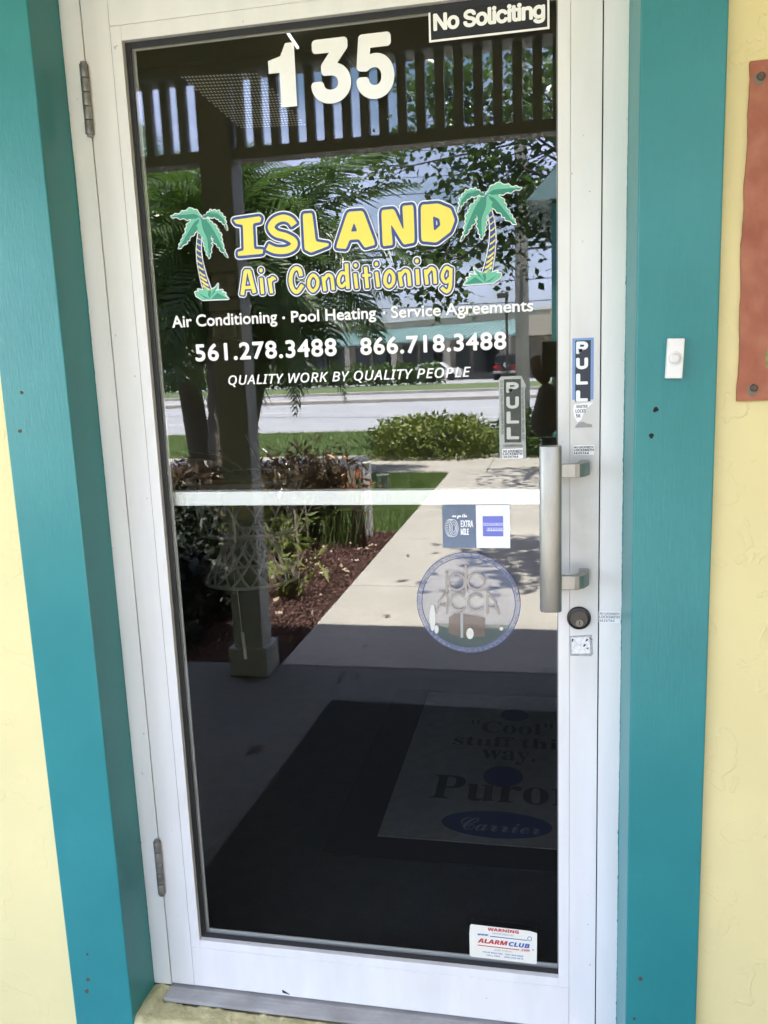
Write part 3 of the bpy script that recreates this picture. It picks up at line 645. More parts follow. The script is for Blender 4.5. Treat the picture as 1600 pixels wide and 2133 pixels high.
def locklabel(px0, py0, px1, py1, y, label, m_ink=INK):
    e = empty('locksmith_label', at(px0, py1, y)); tag(e, label, 'label', 'locksmith labels'); a, b = at(px0, py1, y), at(px1, py0, y)
    rect('paper', a.x, b.x, a.z, b.z, y, PAPER, e, cut=.001); H = b.z-a.z; W = b.x-a.x
    for s, k, hgt, xr in (('561-LOCKSMITH', .71, .19, .98), ('LOCKSMITH', .40, .24, 1.0), ('5625764', .09, .22, .76)):
        vf = text2d(BS(s), F_MATH, 1.15 if s[0] == '5' and '-' not in s else 1); Flat().add(vf, fit(vf, a.x+W*.03, a.x+W*.97*xr, a.z+H*k, H*hgt), y-.0003, .0001, 6).build('print', m_ink, e)
locklabel(1194, 927, 1238, 948, y, 'small white locksmith label on the stile just above the handle arm')
locklabel(1247, 1274, 1292, 1297, -.0011, 'faded white locksmith label on the frame right of the lock', mat('faded_ink', (.25, .25, .24), .7))
e = empty('worn_label', at(1212, 1345, y)); tag(e, 'worn square white label remains below the lock cylinder', 'label')
sheet('shadow_border', [(1187, 1325), (1233, 1322), (1236, 1362), (1231, 1367), (1188, 1366)], y, mat('border_shadow', (.36, .36, .33), .7, noise=.3, nscale=120), e)  # larger grey sheet paints the shadowed border around the label
sheet('paper', [(1190, 1328), (1228, 1326), (1230, 1361), (1191, 1362)], y-.0003, mat('worn_paper', (.60, .60, .56), .7, color2=(.88, .88, .85), nscale=160, bump=.0006, bscale=250), e)
for q in ([(1191, 1331), (1195, 1330), (1194, 1336), (1191, 1337)], [(1222, 1330), (1226, 1333), (1219, 1337)], [(1216, 1343), (1221, 1341), (1219, 1346), (1215, 1348)], [(1221, 1350), (1226, 1349), (1225, 1353)], [(1226, 1327), (1237, 1334), (1229, 1331)]):
    sheet('ink_speck', q, y-.0007, INK, e)
# ---- PULL sticker on the glass
e = empty('pull_sticker', at(1068, 940, YO)); tag(e, 'greyish translucent PULL sticker peeling on the glass beside the handle', 'sticker')
sheet('clear_backing', [(1041, 956), (1039, 790), (1044, 784), (1086, 783), (1096, 803), (1093, 813), (1096, 956)], YO, film('cloudy_film', (.55, .58, .52, 1), .62), e)
a, b = at(1051, 922, YO), at(1085, 789, YO); rect('dark_panel', a.x, b.x, a.z, b.z, YO-.0004, film('dark_film', (.02, .03, .025, 1), .72, .2), e)
sheet('label', [(1046, 936), (1089, 934), (1090, 955), (1047, 956)], YO-.0005, PAPER, e)
LG = mat('grey_lettering', (.50, .53, .47), .5)
zq = lambda v: at(1068, v, YO).z
pull(e, at(1055, 850, YO).x, at(1081, 850, YO).x, [(zq(796), zq(818)), (zq(826), zq(851)), (zq(857), zq(882)), (zq(890), zq(915))], YO-.0008, LG, .0016)
for s, l_, r_, t_ in (('561-LOCKSMITH', (1048, 943), (1088, 941), (1048, 938)), ('LOCKSMITH', (1048, 949), (1088, 947), (1048, 943.5)), ('5625764', (1049, 954.5), (1080, 953), (1049, 950))): print_line('print', BS(s), F_MATH, INK, e, l_, r_, t_, YO-.0009, .0001)
print_line('print', SB('LOCKSMITHS PLUS'), F_MATH, INK, e, (1049, 932), (1088, 931), (1049, 926), YO-.0006)
for px, s in ((1046, '24 hour locksmith service (561) 393-8700'), (1091, '24 hour locksmith service (561) 503-9151')):
    vf = text2d(s, F_INTER); xs = [p[0] for p in vf[0]]; W = max(xs); p0, p1 = at(px, 905 if px < 1060 else 918, YO), at(px, 792 if px < 1060 else 806, YO); k = (p1.z-p0.z)/W
    f_ = (lambda x, q: (p0.x-q*.0085+.0025, p0.z+x*k)) if px < 1060 else (lambda x, q: (p0.x+q*.0085-.003, p1.z-x*k))
    Flat().add(vf, f_, YO-.0006, .00008, 6).build('print', INK, e)
# ---- card sticker
a, b = at(923, 1141, YO), at(1062, 1052, YO); xm = at(992, 1100, YO).x
e = empty('card_sticker', a); tag(e, 'blue and white card payment sticker below the push bar', 'sticker')
rect('blue_panel', a.x, xm, a.z, b.z, YO, mat('card_blue', (.045, .105, .20), .25, noise=.2, nscale=30, bump=.0006, bscale=160), e)
rect('white_panel', xm, b.x, a.z, b.z, YO, mat('card_white', (.80, .83, .85), .35), e)
p, q = at(1006, 1117, YO), at(1048, 1075, YO); rect('blue_square', p.x, q.x, p.z, q.z, YO-.0004, mat('card_violet', (.13, .16, .55), .4), e)
LB = mat('card_band', (.62, .66, .84), .4)
p, q = at(1007, 1095, YO), at(1048, 1089, YO); rect('band', p.x, q.x, p.z, q.z, YO-.0006, LB, e); p, q = at(1014, 1106, YO), at(1048, 1099, YO); rect('band', p.x, q.x, p.z, q.z, YO-.0006, LB, e)
CV = MATS['card_violet']
print_line('print', BS('AMERICAN'), F_MATH, CV, e, (1007, 1095), (1047, 1094), (1007, 1090), YO-.0009); print_line('print', BS('EXPRESS'), F_MATH, CV, e, (1014.5, 1105), (1049, 1104), (1014.5, 1100), YO-.0009)
print_line('print', SCR('we go the'), F_MATH, WHV, e, (942, 1079), (973, 1076), (942, 1072), YO-.0003, .0003)
print_line('print', 'EXTRA', F_INTER, WHV, e, (960, 1098), (986, 1098), (960, 1084), YO-.0003, .0004); print_line('print', 'MILE', F_INTER, WHV, e, (960, 1114), (977, 1114), (960, 1101), YO-.0003, .0004)
ty = Flat(); c0 = at(942, 1100, YO)
def ring(cx, cz, rx, rz, wd, n=40):
    v = []; 
    for k in range(n):
        a_ = 2*math.pi*k/n
        v += [(cx+rx*math.cos(a_), cz+rz*math.sin(a_), 0), (cx+(rx-wd)*math.cos(a_), cz+(rz-wd)*math.sin(a_), 0)]
    return v, [(2*k, 2*k+1, (2*k+3) % (2*n), (2*k+2) % (2*n)) for k in range(n)]
idf = lambda x, y: (x, y)
for rx, rz in ((.0085, .0165), (.0060, .0125), (.0035, .008)): ty.add(ring(c0.x+.003, c0.z, rx, rz, .0009), idf, YO-.0003)
for k in range(16):
    a_ = math.pi*.5+math.pi*k/15; x, z = c0.x+.002+.009*math.cos(a_), c0.z+.0165*math.sin(a_)
    ty.add(([(x, z, 0), (x-.007, z+.001, 0), (x-.007, z+.0002, 0), (x, z-.0008, 0)], [(0, 1, 2, 3)]), idf, YO-.00035)
ty.build('tyre_drawing', WHV, e)
YD = YG-.0014
# ---- round association decal (clear film on the inner face)
cc = at(975, 1256, YD); rx = (at(1083, 1256, YD).x-at(867, 1256, YD).x)/2; rz = (at(975, 1152, YD).z-at(975, 1361, YD).z)/2
e = empty('association_decal', cc); tag(e, 'faded round association decal with pb ACCA letters under the card sticker', 'decal')
nn_ = 96
def ell(k, r_=1): return [(cc.x+rx*r_*math.cos(2*math.pi*i/k), cc.z+rz*r_*math.sin(2*math.pi*i/k)) for i in range(k)]
o = Flat().add(poly2d([ell(nn_, .90)]), idf, YD+.0006).build('sky_print', film('decal_sky', (.42, .52, .78, 1), .15), e)
Flat().add(ring(cc.x, cc.z, rx, rz, rx*.10, nn_), idf, YD+.0005).build('blue_ring', film('decal_ring', (.30, .37, .52, 1), .38), e)
Flat().add(ring(cc.x, cc.z, rx*1.0, rz*1.0, rx*.012, nn_), idf, YD+.0004).add(ring(cc.x, cc.z, rx*.905, rz*.905, rx*.012, nn_), idf, YD+.0004).build('ring_line', film('decal_line', (.06, .10, .34, 1), .7), e)
TXT = film('decal_text', (.48, .27, .17, 1), .8)
fl = Flat(); msg = 'PALM BEACH AIR CONDITIONING CONTRACTORS ASSOCIATION INC.  '
def circ_text(s, a0, a1, rr, flip):
    for i, ch in enumerate(s):
        if ch == ' ': continue
        a_ = a0+(a1-a0)*(i+.5)/len(s); vf = text2d(BS(ch), F_MATH); xs = [p[0] for p in vf[0]]; mx_ = (min(xs)+max(xs))/2; k = rx*.074
        ca, sa = math.cos(a_), math.sin(a_)
        if not flip: fn = lambda x, y: (cc.x+ca*(rx*rr+(y-.35)*k)+sa*(x-mx_)*k*1.25, cc.z+sa*(rz*rr+(y-.35)*k)-ca*(x-mx_)*k*1.25)
        else: fn = lambda x, y: (cc.x+ca*(rx*rr-(y-.35)*k)-sa*(x-mx_)*k*1.25, cc.z+sa*(rz*rr-(y-.35)*k)+ca*(x-mx_)*k*1.25)
        fl.add(vf, fn, YD+.0003)
circ_text('PALM BEACH AIR CONDITIONING', R(172), R(0), .952, False); circ_text('CONTRACTORS ASSOCIATION INC.', R(180), R(356), .952, True)
fl.build('ring_lettering', TXT, e)
TAN = film('decal_tan', (.50, .46, .40, 1), .75)
def dz(x, y): p = at(860+x/5, 1140+y/5, YD); return p.x, p.z      # pixels of a 5x enlargement
fl = Flat(); j = 0
for (x, y, r_) in ((455, 360, 98), (660, 360, 98), (478, 575, 98), (660, 580, 98)):
    p = dz(x, y); px_ = dz(x+r_, y); rv, rf = ring(p[0], p[1], px_[0]-p[0], px_[0]-p[0], .0042)
    if y > 500: rf = rf[5:36]          # the two letters C stay open to the right
    fl.add((rv, rf), idf, YD+.0002-.00001*j); j += 1
for q in ([(340, 256), (362, 256), (362, 470), (340, 470)], [(540, 184), (564, 184), (564, 470), (540, 470)], [(346, 480), (364, 480), (364, 690), (346, 690)], [(762, 470), (784, 470), (784, 700), (762, 700)],
          [(334, 470), (345, 480), (290, 560), (258, 680), (236, 680), (270, 560)], [(270, 598), (350, 598), (350, 616), (264, 616)], [(784, 470), (860, 550), (908, 700), (884, 700), (838, 560), (780, 500)], [(784, 616), (872, 622), (880, 640), (784, 634)]):
    fl.add(poly2d([[dz(*p) for p in q]]), idf, YD+.0001-.00001*j); j += 1
fl.build('monogram', TAN, e); bk = Flat()
for f_i in range(1): bk.v = [(p[0]+dx_, p[1]+.00025+kk*.00001, p[2]+dz_) for kk, (dx_, dz_) in enumerate(((.0008, 0), (-.0008, 0), (0, .0008), (0, -.0008))) for p in fl.v]; bk.f = [tuple(i_+kk*len(fl.v) for i_ in q) for kk in range(4) for q in fl.f]
bk.build('monogram_edge', film('decal_edge', (.22, .17, .13, 1), .35), e)
Flat().add(poly2d([[dz(*p) for p in [(375, 735), (430, 690), (495, 685), (495, 930), (375, 900)]]]), idf, YD+.0004).add(poly2d([[dz(*p) for p in [(525, 690), (750, 735), (755, 930), (525, 945)]]]), idf, YD+.0004).build('building_print', film('decal_brown', (.25, .18, .14, 1), .55), e)
Flat().add(poly2d([[dz(*p) for p in [(497, 672), (523, 680), (525, 940), (497, 945)]]]), idf, YD+.00035).build('building_edge', film('decal_white', (.5, .55, .52, 1), .6), e)
gq = [(cc.x+rx*.90*math.cos(t), cc.z+rz*.90*math.sin(t)) for t in [R(208)+R(124)*i/30 for i in range(31)]]
Flat().add(poly2d([gq]), idf, YD+.00055).build('ground_print', film('decal_green', (.10, .16, .05, 1), .28), e)
fl = Flat()
for (x, y, a_, b_) in ((205, 735, 30, 138), (247, 855, 22, 45), (596, 898, 38, 58), (923, 848, 20, 20)):
    wpi = Flat().add(poly2d([[dz(x+a_*math.cos(2*math.pi*i/24), y+b_*math.sin(2*math.pi*i/24)) for i in range(24)]]), idf, YD+.00005).build('worn_patch', MATS.get('dw') or MATS.setdefault('dw', film('decal_worn', (.80, .80, .72, 1), .8)), e)
# ---- warning sticker
def wz(x, y): return (960+x/7.27, 1880+y/7.27)
e = empty('warning_sticker', at(980, 2000, YO)); tag(e, 'cream WARNING alarm sticker at the bottom right of the glass', 'sticker')
YW = YG-.0045
sheet('cream_card', [wz(*p) for p in [(160, 328), (1045, 432), (1155, 465), (1150, 925), (1130, 932), (165, 818), (135, 795), (130, 470), (140, 345)]], YW, mat('cream_card', (.80, .79, .66), .5), e)
RED = mat('sticker_red', (.50, .035, .045), .5); BLU = mat('sticker_blue', (.03, .10, .36), .5); FAD = mat('sticker_faded', (.36, .36, .38), .6)
def wl_(s, f, m, l, r_, t, dil=0): print_line('print', s, f, m, e, wz(*l), wz(*r_), wz(*t), YW-.0004, dil, slope=(at(*wz(*r_), YW).z-at(*wz(*l), YW).z)/(at(*wz(*r_), YW).x-at(*wz(*l), YW).x))
wl_(BS('WARNING'), F_MATH, RED, (405, 425), (880, 475), (405, 378), .0003); wl_(SB('MONITORED BY'), F_MATH, FAD, (475, 478), (805, 515), (475, 450)); wl_(BI('www.'), F_MATH, BLU, (255, 495), (428, 510), (255, 468), .0002)
wl_(BI('ALARM'), F_MATH, RED, (255, 605), (712, 655), (262, 538), .0004); wl_(BI('CLUB'), F_MATH, BLU, (725, 660), (1045, 697), (728, 592), .0004)
wl_(BI('.com'), F_MATH, RED, (905, 735), (1042, 748), (905, 700), .0001); wl_(SB('JOIN TODAY!'), F_MATH, FAD, (505, 730), (780, 760), (505, 703))
wl_(BS('PALM BEACHES   (561) 833-0980'), F_MATH, BLU, (335, 755), (945, 825), (335, 735)); wl_(BS('TOLL FREE     (800) 518-2616'), F_MATH, BLU, (385, 805), (945, 865), (385, 785))
for q, m_ in (([(445, 505), (1010, 570), (1010, 580), (445, 517)], BLU), ([(255, 637), (885, 712), (885, 724), (255, 650)], RED), ([(1083, 712), (1112, 716), (1108, 726), (1085, 724)], INK)):
    sheet('rule', [wz(*p) for p in q], YW-.0004, m_, e, .0002)
p = at(*wz(1042, 548), YW); Flat().add(ring(p.x, p.z, .0045, .0052, .0012, 24), idf, YW-.0003).build('lens_mark', BLU, e)

# ---- doorbell
a, b = at(1386, 789, -.112), at(1427, 704, -.112)
e = empty('doorbell', ((a.x+b.x)/2, -.1, (a.z+b.z)/2)); tag(e, 'small white rectangular doorbell on the right teal board', 'doorbell')
hx, hz = (b.x-a.x)/2-.0012, (b.z-a.z)/2; WP = mat('white_plastic', (.80, .81, .78), .35)
o = MB().box(-hx, hx, -.013, -.0005, -hz, hz).build('body', WP, None, bevel=.0015); o.parent = e
bt = MB(); disc(bt, 0, 0, [.0108, .0108, .0100, .0088, .0082, .0078, .004, .001], [-.0125, -.0135, -.0140, -.0136, -.0132, -.0150, -.0158, -.0160], 36); o = bt.build('button', mat('button_plastic', (.70, .71, .68), .3), None, smooth=True); o.parent = e
e.rotation_euler = (0, R(2.2), 0)

# ---- orange poster board on the wall
e = empty('orange_board', at(1570, 835, WY)); tag(e, 'weathered orange-red board screwed to the yellow wall at the right edge', 'board')
y = WY-.008; L_ = []; 
for i in range(40):
    t = i/39; px = 1563+(1535-1563)*t; py = 127+(836-127)*t; p = at(px, py, y); L_.append((p.x+random.uniform(-.0005, .0005)+.0014*math.sin(t*9)+.0008*math.sin(t*31), p.z))
top = L_[0]; bot = L_[-1]; poly = L_[::-1]+[(top[0]+.45, top[1]+.003), (bot[0]+.45, bot[1]+.002)]
ORG = mat('faded_orange', (.30, .078, .034), .5, color2=(.42, .155, .082), nscale=22, bump=.003, bscale=22, stretch=(1.3, 1, 1), detail=7)
MB().prism(poly[::-1], y, WY+.001).build('panel', ORG, e, bevel=.001)
for px, py in ((1586, 158), (1571, 808)):
    p = at(px, py, y-.002); s_ = MB(); disc(s_, p.x, p.z, [.0062, .0058, .003], [y+.001, y-.003, y-.0042], 14); s_.build('bolt', mat('rusty_bolt', (.10, .085, .065), .7, .4, noise=.5, nscale=200), e)
    q = [(p.x+(.011 if k % 2 else .007)*math.cos(k*.9)*1.0-.002, p.z-.004+(.010)*math.sin(k*.9)) for k in range(7)]; MB().prism(q, y-.0005, y+.0005).build('rust_flake', mat('flaked_paint', (.22, .17, .12), .9), e)
p = at(1597, 738, y); MB().prism([(p.x, p.z-.02), (p.x+.02, p.z-.024), (p.x+.025, p.z+.024), (p.x+.004, p.z+.018), (p.x-.002, p.z)], y-.0006, y+.0005).build('picture_patch', mat('green_patch', (.05, .11, .04), .6, color2=(.4, .35, .1), nscale=60), e)

# ============================================================ INSIDE THE SHOP
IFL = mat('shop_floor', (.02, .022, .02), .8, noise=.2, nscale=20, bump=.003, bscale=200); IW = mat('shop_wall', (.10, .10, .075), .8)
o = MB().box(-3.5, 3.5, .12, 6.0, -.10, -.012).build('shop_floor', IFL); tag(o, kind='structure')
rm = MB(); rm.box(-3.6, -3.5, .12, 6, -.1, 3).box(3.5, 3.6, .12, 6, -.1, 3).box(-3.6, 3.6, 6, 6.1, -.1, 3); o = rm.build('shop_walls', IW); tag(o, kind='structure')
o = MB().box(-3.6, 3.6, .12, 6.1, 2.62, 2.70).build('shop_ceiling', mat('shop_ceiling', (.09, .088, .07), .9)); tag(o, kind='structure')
iz = -.008
e = empty('welcome_mat', (.75, 1.15, iz)); tag(e, 'printed floor mat with black border inside the door', 'mat')
x0, x1, y0, y1 = .335, 1.165, .64, 1.70
MB().box(x0-.14, x1+.14, y0-.10, y1+.04, -.0118, -.006).build('border', mat('mat_rubber', (.006, .006, .006), .9), e, bevel=.002)
MB().box(x0, x1, y0, y1, -.006, -.003).build('field', mat('mat_field', (.11, .11, .10), .95, noise=.15, nscale=25, bump=.004, bscale=300), e, bevel=.001)
MTXT = mat('mat_black', (.014, .014, .013), .95); MBLU = mat('mat_blue', (.012, .022, .06), .95)
def floor_print(name, s, x0, x1, y0, y1, m, font=F_MATH, z=-.0024):
    v, f = text2d(s, font); xs = [p[0] for p in v]; ys = [p[1] for p in v]
    me = bpy.data.meshes.new(name); me.from_pydata([(x0+(p[0]-min(xs))/(max(xs)-min(xs))*(x1-x0), y0+(p[1]-min(ys))/(max(ys)-min(ys))*(y1-y0), z) for p in v], [], f); me.materials.append(m)
    o = bpy.data.objects.new(name, me); col.objects.link(o); o.parent = e; o.location = -e.location
def floor_ell(name, cx, cy_, a, b, m, z=-.0027):
    me = bpy.data.meshes.new(name); me.from_pydata([(cx+a*math.cos(k*math.pi/24), cy_+b*math.sin(k*math.pi/24), z) for k in range(48)], [], [tuple(range(48))]); me.materials.append(m)
    o = bpy.data.objects.new(name, me); col.objects.link(o); o.parent = e; o.location = -e.location
def fq(px, py): p = atz(px, py, -.0025); return p
def fprint(t, pl, pr, ptop, m, fnt=SB):
    a, b, c_ = fq(*pl), fq(*pr), fq(*ptop); floor_print('print', fnt(t), a.x, b.x, (a.y+b.y)/2, (a.y+b.y)/2+(c_.y-a.y), m)
fprint('"Cool"', (978, 1524), (1152, 1533), (990, 1500), MTXT); fprint('stuff this', (943, 1551), (1188, 1563), (943, 1530), MTXT); fprint('way.', (1000, 1590), (1115, 1594), (1000, 1562), MTXT)
fprint('Puron', (893, 1663), (1215, 1682), (903, 1614), MTXT)
for (cx_, cy_, rx_, ry_) in ((1048, 1617, 42, 22), (1034, 1717, 117, 28), (1072, 1490, 30, 12)):
    c_ = fq(cx_, cy_); floor_ell('blue_oval', c_.x, c_.y, fq(cx_+rx_, cy_).x-c_.x, (fq(cx_, cy_-ry_).y-fq(cx_, cy_+ry_).y)/2, MBLU)
fprint('Carrier', (957, 1728), (1125, 1738), (960, 1702), mat('mat_grey', (.11, .115, .12), .95), SCR)
# wicker stand
WICK = mat('white_wicker', (.88, .88, .80), .6)
ps = Vector((*[atz(525, 1200, 0)[i] for i in (0, 1)], -.01))
e = empty('wicker_plant_stand', ps); tag(e, 'white wicker plant stand with yellow pot inside, seen through the glass', 'plant stand')
def lattice(levels, n, r0=.006, turn=.5):
    m_ = MB()
    for s_ in (1, -1):
        for k in range(n):
            pts = []
            for i in range(len(levels)*3-2):
                t = i/3; a_, b_ = levels[int(t)], levels[min(int(t)+1, len(levels)-1)]; f_ = t-int(t); rr_ = a_[0]*(1-f_)+b_[0]*f_; z_ = a_[1]*(1-f_)+b_[1]*f_
                an = 2*math.pi*k/n + s_*turn*t; pts.append((ps.x+rr_*math.cos(an), ps.y+rr_*math.sin(an), ps.z+z_))
            m_.tube(pts, r0, 4, False)
    for rr_, z_ in (levels[0], levels[-1]):
        m_.tube([(ps.x+rr_*math.cos(a_), ps.y+rr_*math.sin(a_), ps.z+z_) for a_ in [2*math.pi*k/28 for k in range(29)]], r0*1.8, 6, False)
    return m_
lattice([(.30, .0), (.21, .14), (.15, .30)], 15, .0085, .42).build('skirt', WICK, e); lattice([(.31, .33), (.32, .50), (.37, .66)], 15, .0085, .3).build('basket', WICK, e)
pt = MB(); 
for z_, rr_ in ((.42, .17), (.50, .2), (.66, .21)): pass
pt.tube([(ps.x, ps.y, ps.z+z_) for z_ in (.42, .46, .56, .68)], [.2, .25, .27, .26], 24).build('pot', mat('yellow_pot', (.42, .36, .07), .6), e)
st = MB()
for (qx, qy, dx) in ((565, 1015, 0), (520, 1005, 1), (540, 1000, 2)):
    a_ = at(qx, qy, ps.y); tips = {0: (512, 905), 1: (360, 955), 2: (380, 940)}[dx]; t_ = at(*tips, ps.y-.1); mid = (a_+t_)/2+Vector((0, 0, .07 if dx else -.02))
    st.tube([Vector((ps.x, ps.y, ps.z+.6)), a_, mid, t_], [.008, .008, .006, .003], 5)
st.build('stalk', mat('dry_stalk', (.40, .38, .28), .7), e)
# blind cord
c1 = at(486, 1060, .5); e = empty('blind_cord', (c1.x, .5, 1.0)); tag(e, 'thin blind cord with pale weights hanging inside the glass', 'cord')
P_ = [at(x, y, .5) for x, y in ((484, 1040), (486, 1080), (489, 1130), (484, 1180), (496, 1240), (503, 1310), (510, 1370))]
CORDM = mat('cord_grey', (.22, .22, .20), .7); MB().tube(P_, .0010, 5).build('cord', CORDM, e); MB().tube([at(486, 1076, .5), at(490, 1128, .5)], .0045, 8).build('weight', CORDM, e); MB().tube([at(505, 1318, .5), at(512, 1372, .5)], .005, 8).build('weight', CORDM, e)
# pictures on the shop wall
for k, (x0, y0, x1, y1, lab) in enumerate(((437, 563, 497, 625, 'upper dark framed picture on the shop wall inside'), (440, 645, 497, 712, 'lower dark framed picture on the shop wall inside'))):
    a, b = at(x0, y1, 5.96), at(x1, y0, 5.96); e = empty('framed_picture', (a.x, 5.98, a.z)); tag(e, lab, 'picture', 'framed pictures on the shop wall')
    f_ = MB(); w_ = .03; f_.box(a.x, b.x, 5.95, 5.995, b.z-w_, b.z).box(a.x, b.x, 5.95, 5.995, a.z, a.z+w_).box(a.x, a.x+w_, 5.95, 5.995, a.z+w_, b.z-w_).box(b.x-w_, b.x, 5.95, 5.995, a.z+w_, b.z-w_); f_.build('frame', BLACK, e)
    MB().box(a.x+w_, b.x-w_, 5.975, 5.99, a.z+w_, b.z-w_).build('print', mat('picture_print', (.30, .27, .18), .7, noise=.4, nscale=12), e)
# ceiling light with egg-crate louvre, and a lit tube
e = empty('ceiling_louvre', (-.6, 2.5, 2.61)); tag(e, 'perforated louvre panel on the shop ceiling inside', 'ceiling light')
Q = [atz(px, py, 2.60) for px, py in ((372, 158), (535, 150), (637, 262), (500, 268))]; gm = MB(); n1, n2 = 22, 20
for i in range(n1):
    for j in range(n2):
        u, v = (i+.5)/n1, (j+.5)/n2; c_ = (Q[0]*(1-u)+Q[1]*u)*(1-v)+(Q[3]*(1-u)+Q[2]*u)*v; hx_ = .0045; hy_ = .009; c_.x += .5*(j % 2)*(Q[1].x-Q[0].x)/n1
        gm.add([(c_.x-hx_, c_.y-hy_, 2.600), (c_.x+hx_, c_.y-hy_, 2.600), (c_.x+hx_, c_.y+hy_, 2.600), (c_.x-hx_, c_.y+hy_, 2.600)], [(0, 1, 2, 3)])
lv = gm.build('louvre_cells', glow('louvre_glint', (.8, .78, .62, 1), .014), e); lv['kind'] = 'stuff'  # weak glow stands in for outdoor light reflected by the louvre
MB().box(-1.1, .0, 2.05, 3.1, 2.606, 2.619).build('louvre_frame', mat('louvre_frame', (.06, .06, .05), .7), e)
e = empty('tube_lamp', atz(605, 78, 2.58)); tag(e, 'thin lit tube lamp on the shop ceiling above the numeral 1', 'lamp')
MB().tube([atz(594, 60, 2.58), atz(620, 99, 2.58)], .006, 8).build('tube', glow('tube_light', (1, 1, .92, 1), .12), e)

# ============================================================ PORCH (seen in the glass)
M = lambda Y: 2*YG-Y
pc = empty('porch', (-.6, -2.1, GZ)); tag(pc, 'cream painted porch with square column and slatted valance, reflected in the glass', 'porch')
for xc in (-3.15, -.599, 1.95):
    o = MB().box(xc-.0725, xc+.0725, M(2.235), M(2.10), GZ, 2.5915).build('column', PCREAM, pc, bevel=.004)
    q = MB().box(xc-.095, xc+.095, M(2.262), M(2.075), GZ, GZ+.14).build('column_base', PCREAM, pc, bevel=.004); q.parent = o; q.location = (0, 0, 0)
for xa, xb in ((-3.0775, -.6715), (-.5265, 1.8775)):
    MB().box(xa, xb, M(2.215), M(2.12), 2.236, 2.285).build('valance_rail', PCREAM, pc, bevel=.003)
sm = None; k = 0
x = -.5265+.045
xs = [x0 for x0 in np.arange(-2.99, -.72, .0797)] + [x0 for x0 in np.arange(-.4935+.0, 1.85, .0797)]
for x in xs:
    if sm is None:
        so = MB().box(-.019, .019, -.019, .019, 2.285, 2.62).build('slat', PCREAM, None, bevel=.002); sm = so.data
    else:
        so = so.copy(); col.objects.link(so)
    so.parent = pc; so.location = Vector((float(x), M(2.167), 0))-pc.location
MB().box(-5, 3.2, M(2.235), M(2.10), 2.592, 2.78).build('beam', PCREAM, pc)
MB().box(-6, 3.2, M(2.30), -.0855, 2.781, 2.84).build('ceiling', PCEIL, pc)
MB().box(-6, 3.2, M(2.36), M(2.301), 2.70, 2.90).build('fascia', PCREAM, pc)
MB().box(-6, 7, M(2.36), 6.3, 3.001, 3.06).box(-6, 7, M(2.36), M(2.2), 2.9001, 3.0008).build('roof', TEALROOF, pc)
MB().box(-6, -5.9, -.085, 6.3, GZ, 3.0).box(6.0, 6.1, -.085, 6.3, GZ, 3.0).build('side_wall', YELLOW, pc)

# ============================================================ GROUND
def slab(name, x0, x1, Y0, Y1, z0, z1, m, bev=.0, kind='structure'):
    o = MB().box(x0, x1, M(Y1), M(Y0), z0, z1).build(name, m, None, bevel=bev); tag(o, kind=kind); return o
o = MB().add([(-400, 60, GZ-.16), (400, 60, GZ-.16), (400, -600, GZ-.16), (-400, -600, GZ-.16)], [(0, 1, 2, 3)]).build('ground', GRASSG); tag(o, kind='structure')
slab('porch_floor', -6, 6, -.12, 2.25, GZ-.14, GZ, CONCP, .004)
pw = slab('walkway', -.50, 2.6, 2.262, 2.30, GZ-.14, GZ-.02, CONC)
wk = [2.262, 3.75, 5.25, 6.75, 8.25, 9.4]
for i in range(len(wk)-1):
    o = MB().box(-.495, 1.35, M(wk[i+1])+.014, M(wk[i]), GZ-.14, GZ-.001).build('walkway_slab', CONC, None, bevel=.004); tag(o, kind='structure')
for i in range(-12, 10):
    x0 = i*1.5; o = MB().box(x0+.004, x0+1.496, M(11.6), M(9.406), GZ-.14, GZ-.002).build('pavement_slab', CONC, None, bevel=.004); tag(o, kind='structure')
slab('mulch_bed', -6, -.503, 2.262, 5.6, GZ-.15, GZ-.03, MULCHG)
slab('mulch_bed', 1.36, 6, 2.262, 9.4, GZ-.15, GZ-.03, MULCHG)
slab('lawn', -30, -.503, 5.6, 9.4, GZ-.15, GZ-.02, GRASSG); slab('verge', -60, 60, 11.61, 16.6, GZ-.15, GZ-.02, GRASSG)
slab('kerb', -90, 90, 16.6, 16.85, GZ-.3, GZ-.02, CONC, .02); slab('road', -120, 120, 16.85, 32.4, GZ-.3, GZ-.13, ASPH)
slab('kerb', -90, 90, 32.4, 32.7, GZ-.3, GZ+.02, CONC, .02); slab('median', -90, 90, 32.7, 34.4, GZ-.3, GZ+.0, CONC); slab('road', -120, 120, 34.4, 41.5, GZ-.3, GZ-.13, ASPH)
slab('kerb', -90, 90, 41.5, 41.8, GZ-.3, GZ+.02, CONC, .02); slab('verge', -90, 90, 41.8, 52.5, GZ-.3, GZ+.0, GRASSG); slab('car_park', -120, 90, 52.5, 110, GZ-.3, GZ+.01, ASPH)
WP_ = mat('road_marking', (.75, .75, .72), .7)
for Yl in (21.8, 26.6):
    for k in range(-8, 5):
        o = MB().box(k*9.0-1.5, k*9.0+1.5, M(Yl+.12), M(Yl), GZ-.13, GZ-.126).build('lane_marking', WP_); tag(o, kind='structure')
